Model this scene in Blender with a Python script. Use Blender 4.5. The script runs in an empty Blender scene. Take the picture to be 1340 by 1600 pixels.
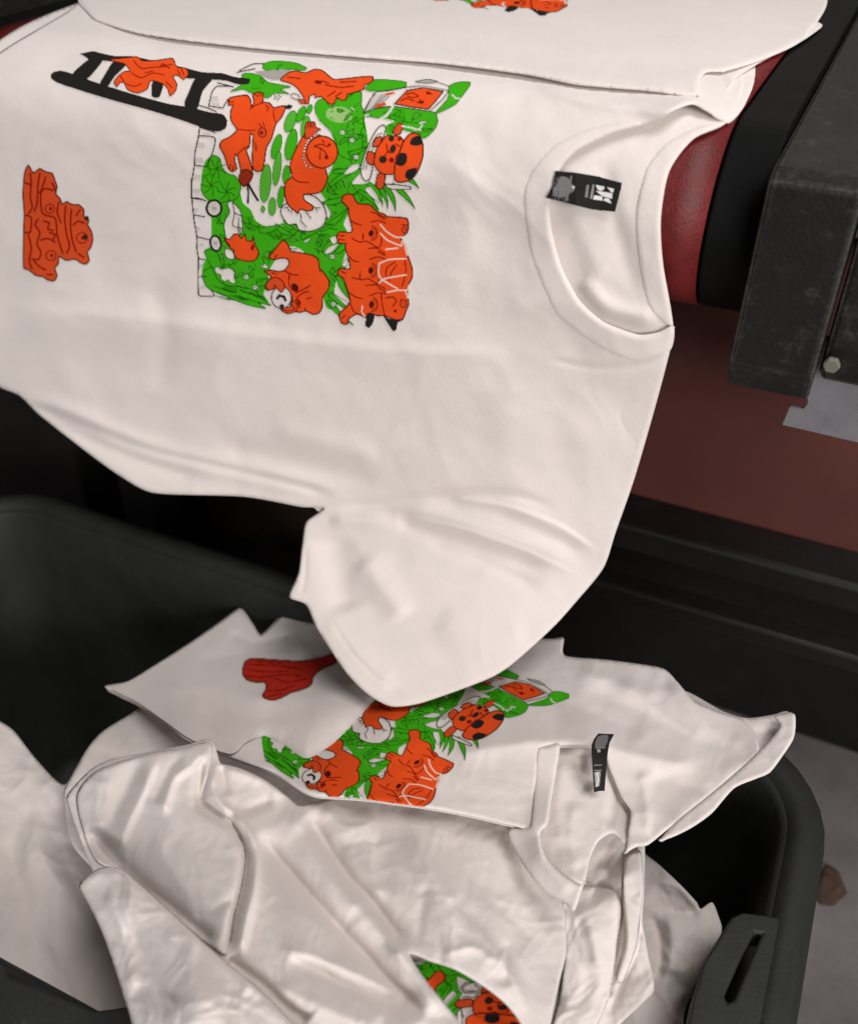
import bpy, math, random
import numpy as np
from mathutils.geometry import delaunay_2d_cdt
from mathutils import Vector, Matrix

SC = bpy.context.scene
COL = SC.collection
rad = math.radians
random.seed(7)

# ------------------------------------------------------------------ camera
FPX = 1500.0                                   # focal length in photo pixels (1340 x 1600)
PITCH, YAW = rad(38), rad(25)
FW = np.array([-math.sin(YAW)*math.cos(PITCH), math.cos(YAW)*math.cos(PITCH), -math.sin(PITCH)])
RT = np.array([math.cos(YAW), math.sin(YAW), 0.0])
UP = np.cross(RT, FW)
CAM = np.array([0.10239, -0.72164, 0.26071])
cd = bpy.data.cameras.new('camera')
cam = bpy.data.objects.new('camera', cd)
COL.objects.link(cam)
m = Matrix(((RT[0], UP[0], -FW[0], CAM[0]), (RT[1], UP[1], -FW[1], CAM[1]), (RT[2], UP[2], -FW[2], CAM[2]), (0, 0, 0, 1)))
cam.matrix_world = m
cd.sensor_fit = 'VERTICAL'
cd.sensor_height = 32.0
cd.lens = 32.0*FPX/1600.0
cd.clip_start, cd.clip_end = 0.02, 60
cd.dof.use_dof = True
cd.dof.focus_distance = 0.76
cd.dof.aperture_fstop = 4.0
SC.camera = cam

# ------------------------------------------------------------------ light
W = bpy.data.worlds.new('World'); SC.world = W; W.use_nodes = True
W.node_tree.nodes['Background'].inputs[0].default_value = (1.0, 0.90, 0.84, 1)
W.node_tree.nodes['Background'].inputs[1].default_value = 0.022
def area(name, loc, target, sx, sy, power, col):
    l = bpy.data.lights.new(name, 'AREA'); l.shape = 'RECTANGLE'; l.size = sx; l.size_y = sy
    l.energy = power; l.color = col
    o = bpy.data.objects.new(name, l); COL.objects.link(o)
    o.location = loc
    o.rotation_euler = (Vector(target)-Vector(loc)).to_track_quat('-Z', 'Y').to_euler()
    return o
area('ceiling_lamp', (0.62, -0.50, 1.50), (-0.05, -0.40, -0.3), 1.0, 0.7, 20, (1.0, 0.972, 0.972))
area('fill_light', (1.9, -2.6, 0.95), (-0.40, 0.0, 0.0), 1.8, 1.0, 82, (1.0, 0.972, 0.972))  # added fill for the hanging shirt's front, not a known fixture
area('back_sheen_light', (0.5, 3.2, 2.3), (0.0, 0.3, 0.0), 2.4, 0.9, 14, (1.0, 0.98, 0.90))  # added back light, gives the rail and belt tops a grazing sheen
VS = SC.view_settings
VS.view_transform = 'Standard'; VS.look = 'None'; VS.exposure = 0.0; VS.gamma = 1.0; VS.use_curve_mapping = False

# ------------------------------------------------------------------ materials
def lin(r, g, b):
    f = lambda c: (c/12.92 if c <= 0.04045 else ((c+0.055)/1.055)**2.4)
    return (f(r/255), f(g/255), f(b/255), 1)
def mat(name, col, rough=0.6, var=0.0, vscale=8, bump=0.0, bscale=200, spec=0.4, metal=0.0, sheen=0.0, attr=None, coat=0.0):
    M = bpy.data.materials.new(name); M.use_nodes = True
    nt = M.node_tree; N = nt.nodes; L = nt.links
    b = N['Principled BSDF']
    b.inputs['Roughness'].default_value = rough
    b.inputs['Diffuse Roughness'].default_value = 0.45 if rough > 0.9 else 0.3
    b.inputs['Specular IOR Level'].default_value = spec
    b.inputs['Metallic'].default_value = metal
    b.inputs['Sheen Weight'].default_value = sheen
    b.inputs['Coat Weight'].default_value = coat
    tc = N.new('ShaderNodeTexCoord')
    src = None
    if attr:
        a = N.new('ShaderNodeVertexColor'); a.layer_name = attr; src = a.outputs['Color']
    if var > 0:
        nz = N.new('ShaderNodeTexNoise'); nz.inputs['Scale'].default_value = vscale
        nz.inputs['Detail'].default_value = 6; nz.inputs['Roughness'].default_value = 0.65
        L.new(tc.outputs['Object'], nz.inputs['Vector'])
        mp = N.new('ShaderNodeMapRange'); mp.inputs['From Min'].default_value = 0.3; mp.inputs['From Max'].default_value = 0.7
        mp.inputs['To Min'].default_value = 1-var; mp.inputs['To Max'].default_value = 1+var
        L.new(nz.outputs['Fac'], mp.inputs['Value'])
        mx = N.new('ShaderNodeVectorMath'); mx.operation = 'SCALE'
        if src is not None: L.new(src, mx.inputs[0])
        else: mx.inputs[0].default_value = col[:3]
        L.new(mp.outputs['Result'], mx.inputs['Scale'])
        src = mx.outputs[0]
    if src is not None: L.new(src, b.inputs['Base Color'])
    else: b.inputs['Base Color'].default_value = col
    if bump > 0:
        n2 = N.new('ShaderNodeTexNoise'); n2.inputs['Scale'].default_value = bscale; n2.inputs['Detail'].default_value = 4
        L.new(tc.outputs['Object'], n2.inputs['Vector'])
        bp = N.new('ShaderNodeBump'); bp.inputs['Strength'].default_value = bump; bp.inputs['Distance'].default_value = 0.002
        L.new(n2.outputs['Fac'], bp.inputs['Height']); L.new(bp.outputs['Normal'], b.inputs['Normal'])
    return M
CLOTH_RGB = (0.83, 0.765, 0.720)
CLOTH = CLOTH_RGB+(1,)
def cloth_mat(name, **k):
    return mat(name, CLOTH, rough=1.0, spec=0.03, sheen=0.0, var=0.025, vscale=14, bump=0.13, bscale=300, **k)
M_CLOTH = cloth_mat('white_cotton')
M_INK = cloth_mat('printed_ink', attr='ink')
M_LABEL = mat('woven_label', (0.02, 0.02, 0.02, 1), rough=0.75, attr='ink', bump=0.15, bscale=900, spec=0.2)

def worn_paint(name, col, chip, rough=0.55, edge=0.008, amount=0.75, dust=0.25):
    M = mat(name, col, rough=rough, var=0.25, vscale=30, bump=0.25, bscale=350, spec=0.35)
    nt = M.node_tree; N = nt.nodes; L = nt.links; b = N['Principled BSDF']
    base = b.inputs['Base Color'].links[0].from_socket
    bv = N.new('ShaderNodeBevel'); bv.inputs['Radius'].default_value = edge; bv.samples = 6
    ge = N.new('ShaderNodeNewGeometry')
    dt = N.new('ShaderNodeVectorMath'); dt.operation = 'DOT_PRODUCT'
    L.new(bv.outputs['Normal'], dt.inputs[0]); L.new(ge.outputs['True Normal'], dt.inputs[1])
    nz = N.new('ShaderNodeTexNoise'); nz.inputs['Scale'].default_value = 170; nz.inputs['Detail'].default_value = 5; nz.inputs['Roughness'].default_value = 0.75
    tc = N.new('ShaderNodeTexCoord'); L.new(tc.outputs['Object'], nz.inputs['Vector'])
    a = N.new('ShaderNodeMath'); a.operation = 'SUBTRACT'; a.inputs[0].default_value = 1.0; L.new(dt.outputs['Value'], a.inputs[1])
    c = N.new('ShaderNodeMath'); c.operation = 'MULTIPLY'; L.new(a.outputs[0], c.inputs[0]); c.inputs[1].default_value = 2.4
    e = N.new('ShaderNodeMath'); e.operation = 'ADD'; L.new(c.outputs[0], e.inputs[0]); L.new(nz.outputs['Fac'], e.inputs[1])
    rp = N.new('ShaderNodeMapRange'); rp.inputs['From Min'].default_value = 0.68; rp.inputs['From Max'].default_value = 0.84
    rp.inputs['To Max'].default_value = amount
    L.new(e.outputs[0], rp.inputs['Value'])
    n3 = N.new('ShaderNodeTexNoise'); n3.inputs['Scale'].default_value = 60; n3.inputs['Detail'].default_value = 8; n3.inputs['Roughness'].default_value = 0.8
    L.new(tc.outputs['Object'], n3.inputs['Vector'])
    r3 = N.new('ShaderNodeMapRange'); r3.inputs['From Min'].default_value = 0.55; r3.inputs['From Max'].default_value = 0.75; r3.inputs['To Max'].default_value = dust
    L.new(n3.outputs['Fac'], r3.inputs['Value'])
    mxm = N.new('ShaderNodeMath'); mxm.operation = 'MAXIMUM'; L.new(rp.outputs[0], mxm.inputs[0]); L.new(r3.outputs[0], mxm.inputs[1])
    mix = N.new('ShaderNodeMix'); mix.data_type = 'RGBA'
    L.new(mxm.outputs[0], mix.inputs['Factor']); L.new(base, mix.inputs[6]); mix.inputs[7].default_value = chip
    L.new(mix.outputs[2], b.inputs['Base Color'])
    return M
M_RAIL = worn_paint('worn_dark_paint', (0.011, 0.011, 0.0092, 1), (0.22, 0.21, 0.18, 1), rough=0.48)
M_FLANGE = mat('black_roller_end', (0.005, 0.005, 0.0048, 1), rough=0.6, spec=0.12, var=0.3, vscale=40, bump=0.1, bscale=120)
M_BELT = mat('red_belt', (0.15, 0.012, 0.012, 1), rough=0.5, var=0.35, vscale=45, bump=0.25, bscale=500)
M_REDP = mat('rust_red_panel', (0.11, 0.032, 0.024, 1), rough=0.65, var=0.2, vscale=5, bump=0.1, bscale=60)
M_BLACK = mat('black_steel', (0.012, 0.011, 0.010, 1), rough=0.45, var=0.25, vscale=25, bump=0.15, bscale=180)
M_GALV = mat('galvanised_plate', (0.30, 0.29, 0.31, 1), rough=0.45, var=0.12, vscale=50, metal=0.35, bump=0.05, bscale=300)
M_BROWN = mat('brown_board', (0.30, 0.21, 0.14, 1), rough=0.8, var=0.25, vscale=12, bump=0.15, bscale=90)
M_BIN = mat('dark_grey_plastic', (0.023, 0.0245, 0.0215, 1), rough=0.6, var=0.22, vscale=22, bump=0.22, bscale=320)
M_FLOOR = mat('concrete_floor', (0.20, 0.175, 0.172, 1), rough=0.75, var=0.28, vscale=7, bump=0.2, bscale=120)
M_SCRAP = mat('brown_paper', (0.085, 0.048, 0.032, 1), rough=0.9, var=0.3, vscale=60, bump=0.3, bscale=200)
M_BOLT = mat('zinc_bolt', (0.22, 0.21, 0.17, 1), rough=0.6, metal=0.3)

# ------------------------------------------------------------------ object helpers
def link(name, me, mat=None, parent=None):
    o = bpy.data.objects.new(name, me); COL.objects.link(o)
    if mat: me.materials.append(mat)
    if parent: o.parent = parent
    return o
def empty(name, label, cat, loc=(0, 0, 0), group=None):
    o = bpy.data.objects.new(name, None); COL.objects.link(o); o.empty_display_size = 0.05
    o['label'] = label; o['category'] = cat
    if group: o['group'] = group
    return o                          # parts are modelled in world coordinates, so the origin stays put
def mesh(name, v, f, mat, parent=None, smooth=False, bevel=0, seg=2):
    me = bpy.data.meshes.new(name); me.from_pydata([tuple(map(float, p)) for p in v], [], f); me.update()
    if smooth: me.shade_smooth()
    o = link(name, me, mat, parent)
    if bevel:
        b = o.modifiers.new('bevel', 'BEVEL'); b.width = bevel; b.segments = seg; b.limit_method = 'ANGLE'
    return o
def box(name, x0, x1, y0, y1, z0, z1, mat, parent=None, bevel=0.003, seg=2):
    v = [(x, y, z) for x in (x0, x1) for y in (y0, y1) for z in (z0, z1)]
    f = [(0, 1, 3, 2), (4, 6, 7, 5), (0, 4, 5, 1), (2, 3, 7, 6), (0, 2, 6, 4), (1, 5, 7, 3)]
    return mesh(name, v, f, mat, parent, bevel=bevel, seg=seg)
def extrude_yz(name, prof, x0, x1, mat, parent=None, bevel=0, smooth=False):
    n = len(prof)
    v = [(x0, y, z) for y, z in prof]+[(x1, y, z) for y, z in prof]
    f = [(i, (i+1) % n, n+(i+1) % n, n+i) for i in range(n)]+[tuple(range(n))[::-1], tuple(range(n, 2*n))]
    return mesh(name, v, f, mat, parent, smooth=smooth, bevel=bevel)
def cyl(name, c, axis, r, h, mat, parent=None, n=20, bevel=0.001):
    a = Vector(axis).normalized(); q = a.to_track_quat('Z', 'Y')
    v = []
    for s in (0, 1):
        for i in range(n):
            t = 2*math.pi*i/n
            v.append(tuple(Vector(c)+q @ Vector((r*math.cos(t), r*math.sin(t), h*s))))
    f = [(i, (i+1) % n, n+(i+1) % n, n+i) for i in range(n)]+[tuple(range(n))[::-1], tuple(range(n, 2*n))]
    return mesh(name, v, f, mat, parent, bevel=bevel)

# ------------------------------------------------------------------ photo-point rays and draped sheets
def rays(P):
    P = np.asarray(P, float)
    return FW+((P[:, 0]-670)/FPX)[:, None]*RT+((800-P[:, 1])/FPX)[:, None]*UP
RO = 0.07                                        # belt roller radius; its axis is the world x axis
def S_drape(P):
    """>0 outside the belt end; below the roller the cloth falls and swings forward onto the pile."""
    y, z = P[..., 1], P[..., 2]
    top = np.where(y > 0, z-RO, np.hypot(np.minimum(y, 0), z)-RO)
    d = -z
    b = 0.39*np.minimum(d, 0.28)**2
    s = np.maximum(d-0.28, 0)
    b = b+0.218*s+8*s*s
    return np.where(z > 0, top, -y-RO-b)
def t_drape(P):
    D = rays(P)
    ts = np.linspace(0.35, 1.75, 110)
    t = np.full(len(D), np.nan); prev = S_drape(CAM+ts[0]*D)
    for a, b in zip(ts[:-1], ts[1:]):
        cur = S_drape(CAM+b*D)
        hit = (prev > 0) & (cur <= 0) & np.isnan(t)
        t[hit] = a+(b-a)*prev[hit]/(prev[hit]-cur[hit])
        prev = cur
    if np.isnan(t).any():
        t[np.isnan(t)] = np.nanmax(t)
    return t
PILE_Z = -0.42
def t_pile(P):
    D = rays(P); return (PILE_Z-CAM[2])/D[:, 2]
def t_belt(P):
    D = rays(P); return np.minimum((RO-CAM[2])/np.minimum(D[:, 2], -0.12), 1.6)

def catmull(pts, step=3.0, closed=True, smooth=True):
    pts = [np.array(p[:2], float) for p in pts]; n = len(pts); out = []
    rng = range(n if closed else n-1)
    for i in rng:
        p1, p2 = pts[i], pts[(i+1) % n]
        p0 = pts[(i-1) % n] if (closed or i > 0) else p1
        p3 = pts[(i+2) % n] if (closed or i+2 < n) else p2
        k = max(1, int(np.linalg.norm(p2-p1)/step))
        for j in range(k):
            t = j/k
            if smooth:
                m1, m2 = (p2-p0)/2*0.8, (p3-p1)/2*0.8
                # keep tangents no longer than the segment so corners stay tight
                L = np.linalg.norm(p2-p1)+1e-9
                for mm in (m1, m2):
                    q = np.linalg.norm(mm)
                    if q > L: mm *= L/q
                h00, h10, h01, h11 = 2*t**3-3*t*t+1, t**3-2*t*t+t, -2*t**3+3*t*t, t**3-t*t
                out.append(h00*p1+h10*m1+h01*p2+h11*m2)
            else:
                out.append(p1*(1-t)+p2*t)
    if not closed: out.append(pts[-1])
    return np.array(out)
def inside(P, poly):
    o = np.argsort(P[:, 1], kind='stable'); x, y = P[o, 0], P[o, 1]; r = np.zeros(len(P), bool)
    for (x1, y1), (x2, y2) in zip(poly, np.roll(poly, -1, 0)):
        if y1 == y2: continue
        lo, hi = np.searchsorted(y, [min(y1, y2), max(y1, y2)])       # points whose row the edge crosses
        if hi > lo: r[lo:hi] ^= x[lo:hi] < (x2-x1)*(y[lo:hi]-y1)/(y2-y1)+x1
    out = np.empty(len(P), bool); out[o] = r
    return out
def seg_dist(P, line, closed=False, cut=1e9):
    """distance (within cut), side and arc parameter of every point to a polyline"""
    L = np.asarray(line, float)
    A = L if closed else L[:-1]; B = np.roll(L, -1, 0) if closed else L[1:]
    o = np.argsort(P[:, 1], kind='stable'); Q = P[o]; qy = Q[:, 1]
    best = np.full(len(P), 1e9); side = np.full(len(P), -1.0); par = np.full(len(P), 0.5)
    ln = np.linalg.norm(B-A, axis=1); cum = np.concatenate([[0], np.cumsum(ln)]); tot = cum[-1]+1e-9
    for i in range(len(A)):
        lo, hi = np.searchsorted(qy, [min(A[i, 1], B[i, 1])-cut, max(A[i, 1], B[i, 1])+cut])
        if hi <= lo: continue
        R = Q[lo:hi]; ix = np.nonzero((R[:, 0] > min(A[i, 0], B[i, 0])-cut) & (R[:, 0] < max(A[i, 0], B[i, 0])+cut))[0]
        if not len(ix): continue
        d = B[i]-A[i]; q = R[ix]-A[i]; l2 = d@d+1e-12
        t = np.clip((q@d)/l2, 0, 1)
        e = q-t[:, None]*d; dd = np.hypot(e[:, 0], e[:, 1]); ix = ix+lo
        k = dd < best[ix]; ik = ix[k]
        best[ik] = dd[k]; side[ik] = np.sign(d[0]*q[k, 1]-d[1]*q[k, 0]); par[ik] = (cum[i]+t[k]*ln[i])/tot
    r = np.empty_like(best); r[o] = best; s2 = np.empty_like(side); s2[o] = side; p2 = np.empty_like(par); p2[o] = par
    return r, s2, p2
def tps(ctrl):
    c = np.array(ctrl, float); X = c[:, :2]/1000; n = len(c)
    def U(r2): return 0.5*r2*np.log(np.maximum(r2, 1e-12))
    if n == 1: return lambda P: np.full(len(P), c[0, 2])
    if n == 2: c = np.vstack([c, [c[0, 0]+100, c[0, 1]+130, c[0, 2]]]); X = c[:, :2]/1000; n = 3
    K = U(((X[:, None]-X[None])**2).sum(-1))+1e-4*np.eye(n); Q = np.hstack([np.ones((n, 1)), X])
    A = np.block([[K, Q], [Q.T, np.zeros((3, 3))]])
    w = np.linalg.lstsq(A, np.concatenate([c[:, 2], np.zeros(3)]), rcond=None)[0]
    def f(P):
        Y = np.asarray(P)/1000
        r = np.zeros(len(Y))
        for i in range(n): r += w[i]*U(((Y-X[i])**2).sum(1))
        return r+w[n]+Y@w[n+1:]
    return f
_rs = np.random.RandomState(3)
_LAT = _rs.rand(256, 256)
def vnoise(P, wl, seed, ang=0.0, stretch=1.0):
    c, s = math.cos(ang), math.sin(ang)
    x = (P[:, 0]*c+P[:, 1]*s)/(wl*stretch)+seed*17.3; y = (-P[:, 0]*s+P[:, 1]*c)/wl+seed*9.1
    xi, yi = np.floor(x).astype(int), np.floor(y).astype(int); fx, fy = x-xi, y-yi
    fx = fx**3*(fx*(fx*6-15)+10); fy = fy**3*(fy*(fy*6-15)+10)
    def g(i, j):                                  # gradient noise, roughly -0.5 .. 0.5
        t = _LAT[i % 256, j % 256]*6.2832
        return np.cos(t)*(x-i)+np.sin(t)*(y-j)
    return 0.8*((g(xi, yi)*(1-fx)+g(xi+1, yi)*fx)*(1-fy)+(g(xi, yi+1)*(1-fx)+g(xi+1, yi+1)*fx)*fy)

class Sheet:
    """A piece of cloth: an outline, the thing it lies on (base ray depth) and its own height above that."""
    def __init__(s, outline, base, h, folds=(), edge=(7, 0.0015), wr=(0.0016, 70, 0.0), smooth=True, seed=1, step=3.0, crease=1.0, soft=True):
        s.crease = crease; s.soft = soft
        s.out = catmull(outline, 3.0, True, smooth); s.base = base; s.hf = tps(h); s.folds = folds
        s.edge = edge; s.wr = wr; s.seed = seed; s.step = step
        s.fold_lines = [(catmull(f[0], 12, False), f[1], f[2], f[3] if len(f) > 3 else 'ridge', f[4] if len(f) > 4 else 0.18) for f in folds]
    crease = 1.0; soft = True
    def height(s, P):
        h = s.hf(P)
        for line, amp, wid, kind, tap in s.fold_lines:
            d, sd, t = seg_dist(P, line, False, wid*(11 if kind == 'fold' else 7))
            e = np.minimum(1, np.minimum(t, 1-t)/tap) if tap > 0 else 1.0
            e = e*e*(3-2*e) if tap > 0 else 1.0
            if kind == 'ridge': h = h+amp*e*(np.exp(-(d/wid)**2) if s.soft else np.exp(-1.25*(np.sqrt((d/wid)**2+.16)-.4)))
            elif kind == 'step':                 # higher on the right-hand side, fades out away from the crease
                x = d*sd/wid
                h = h+amp*e*0.5*(1+np.tanh(x*2))*np.exp(-np.maximum(x, 0)/5.0)*np.exp(-np.maximum(-x-1, 0)**2)
            elif kind == 'fold':                 # steep on the left-hand side, long slope on the right-hand side
                x = d*sd/wid
                h = h+amp*e*np.where(x > 0, np.exp(-(np.abs(x)/2.6)**1.3), np.exp(-(x/0.62)**2))
            elif kind == 'pleat':                # sharp crest, soft flanks
                h = h+amp*e*np.exp(-d/wid)
        if s.wr[0]:
            a, wl, ang = s.wr
            h = h+a*(vnoise(P, wl, s.seed, ang, 2.2)+0.45*vnoise(P, wl*0.45, s.seed+3, ang+0.5, 1.8)+0.2*vnoise(P, wl*0.2, s.seed+5, ang-.4, 1.5))
            Q = P+np.stack([vnoise(P, wl*1.3, s.seed+21), vnoise(P, wl*1.3, s.seed+22)], 1)*wl*0.9
            n1 = np.abs(vnoise(Q, wl*1.5, s.seed+11, ang+.25, 2.8)); n2 = np.abs(vnoise(Q, wl*0.75, s.seed+12, ang-.5, 2.2)); n3 = np.abs(vnoise(Q, wl*0.4, s.seed+14, ang+.9, 2.0))
            h = h-s.crease*a*(np.sqrt(n1*n1+.0006)*2.6+np.sqrt(n2*n2+.0008)*1.2*(0.35+1.3*np.abs(vnoise(P, wl*3, s.seed+15)))+np.sqrt(n3*n3+.002)*0.45)
        if s.edge and s.edge[1]:
            d, _, _ = seg_dist(P, s.out[::2], True, s.edge[0]+1)
            q = np.clip(1-d/s.edge[0], 0, 1)
            h = h-s.edge[1]*(1-np.sqrt(np.maximum(1-q*q, 0)))
        return h
    def world(s, P, lift=0.0):
        t = s.base(P)-s.height(P)-lift
        return CAM+t[:, None]*rays(P)
    def points(s):
        st = s.step; x0, y0 = s.out.min(0); x1, y1 = s.out.max(0)
        gx = np.arange(x0, x1+st, st); gy = np.arange(y0, y1+st*0.87, st*0.87)
        X, Y = np.meshgrid(gx, gy); X[1::2] += st/2
        G = np.stack([X.ravel(), Y.ravel()], 1)
        G = G[inside(G, s.out)]
        d, _, _ = seg_dist(G, s.out[::2], True, st)
        return G[d > st*0.75]
    def build(s, name, parent, mat=None, thick=0.0012):
        G = s.points(); B = s.out; nb = len(B)
        allp = np.vstack([B, G])
        edges = [(i, (i+1) % nb) for i in range(nb)]
        vo, _, fo, _, _, _ = delaunay_2d_cdt([Vector(p) for p in allp], edges, [], 0, 1e-4)
        V = np.array([tuple(v) for v in vo]); Fa = np.array([tuple(f) for f in fo if len(f) == 3])
        cen = V[Fa].mean(1); Fa = Fa[inside(cen, s.out)]
        a, b, c = V[Fa[:, 0]], V[Fa[:, 1]], V[Fa[:, 2]]
        cr = (b[:, 0]-a[:, 0])*(c[:, 1]-a[:, 1])-(b[:, 1]-a[:, 1])*(c[:, 0]-a[:, 0])
        Fa[cr > 0] = Fa[cr > 0][:, ::-1]         # photo y runs down: make the outer side face up
        used = np.unique(Fa); mp = -np.ones(len(V), int); mp[used] = np.arange(len(used))
        Wd = s.world(V[used])
        me = bpy.data.meshes.new(name); me.from_pydata(Wd.tolist(), [], mp[Fa].tolist()); me.update(); me.shade_smooth()
        o = link(name, me, mat or M_CLOTH, parent)
        if thick:
            so = o.modifiers.new('thickness', 'SOLIDIFY'); so.thickness = thick; so.offset = -1
        return o

# ------------------------------------------------------------------ print artwork (flat ink, drawn once as vectors)
AX0, AY0, ASC = 20, 70, 2.5
AWD, AHT = int(740*ASC), int(470*ASC)
class Canvas:
    def __init__(s, x0, y0, w, h, sc):
        s.x0, s.y0, s.sc = x0, y0, sc; s.w, s.h = int(w*sc), int(h*sc)
        s.rgb = np.zeros((s.h, s.w, 3), np.float32); s.rgb[:] = CLOTH_RGB
        s.al = np.zeros((s.h, s.w), np.float32)
    def _bb(s, P, pad):
        q = (P-np.array([s.x0, s.y0]))*s.sc
        a = np.floor(q.min(0)-pad*s.sc-2).astype(int); b = np.ceil(q.max(0)+pad*s.sc+2).astype(int)
        ax, ay = max(a[0], 0), max(a[1], 0); bx, by = min(b[0], s.w), min(b[1], s.h)
        if bx <= ax or by <= ay: return None
        X, Y = np.meshgrid(np.arange(ax, bx), np.arange(ay, by))
        G = np.stack([X.ravel()/s.sc+s.x0, Y.ravel()/s.sc+s.y0], 1)
        return (slice(ay, by), slice(ax, bx)), G, X.shape
    def put(s, sl, cov, col):
        cov = cov[..., None]
        if col is None:
            s.rgb[sl] = s.rgb[sl]*(1-cov)+np.array(CLOTH_RGB)*cov; s.al[sl] = s.al[sl]*(1-cov[..., 0])
        else:
            s.rgb[sl] = s.rgb[sl]*(1-cov)+np.array(col)*cov; s.al[sl] = np.maximum(s.al[sl], cov[..., 0])
    def fill(s, P, col, line=None, lw=1.3, smooth=True):
        P = catmull(P, 4, True, smooth) if smooth else np.array(P, float)
        r = s._bb(P, 1)
        if r is None: return
        sl, G, sh = r
        s.put(sl, inside(G, P).astype(np.float32).reshape(sh), col)
        if line is not None: s.stroke(np.vstack([P, P[:1]]), line, lw, smooth=False)
    def stroke(s, P, col, lw=1.2, smooth=True):
        lw = lw*1.22+0.15
        P = catmull(P, 4, False) if smooth else np.array(P, float)
        r = s._bb(P, lw)
        if r is None: return
        sl, G, sh = r
        d, _, _ = seg_dist(G, P, False, lw+2)
        s.put(sl, np.clip((lw/2-d)*s.sc+0.5, 0, 1).astype(np.float32).reshape(sh), col)
    def ell(s, c, rx, ry, col, rot=0, line=None, lw=1.2):
        t = np.linspace(0, 2*math.pi, 28)[:-1]; a = rad(rot)
        x, y = rx*np.cos(t), ry*np.sin(t)
        s.fill(np.stack([c[0]+x*math.cos(a)-y*math.sin(a), c[1]+x*math.sin(a)+y*math.cos(a)], 1), col, line, lw, smooth=False)
    def leaf(s, p0, p1, w, bend, col, line=None, lw=1.0):
        p0, p1 = np.array(p0, float), np.array(p1, float); d = p1-p0; n = np.array([-d[1], d[0]])/(np.linalg.norm(d)+1e-6)
        L, R = [], []
        for k in range(9):
            t = k/8; c = p0+d*t+n*bend*4*t*(1-t); ww = w*(0.25+0.75*math.sin(math.pi*min(1, t*0.8+0.2)))*(1-t**4)/2
            L.append(c+n*ww); R.append(c-n*ww)
        s.fill(L+R[::-1], col, line, lw, smooth=False)
    def sample(s, P):
        x = np.clip((P[:, 0]-s.x0)*s.sc, 0, s.w-1.01); y = np.clip((P[:, 1]-s.y0)*s.sc, 0, s.h-1.01)
        xi, yi = x.astype(int), y.astype(int); fx, fy = (x-xi)[:, None], (y-yi)[:, None]
        g = lambda A: (A[yi, xi]*(1-fx)+A[yi, xi+1]*fx)*(1-fy)+(A[yi+1, xi]*(1-fx)+A[yi+1, xi+1]*fx)*fy
        inb = ((P[:, 0] > s.x0) & (P[:, 1] > s.y0) & (P[:, 0] < s.x0+s.w/s.sc) & (P[:, 1] < s.y0+s.h/s.sc))
        al = g(s.al[..., None])[:, 0]*inb
        rgb = g(s.rgb); rgb[~inb] = CLOTH_RGB
        return rgb, al

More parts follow.
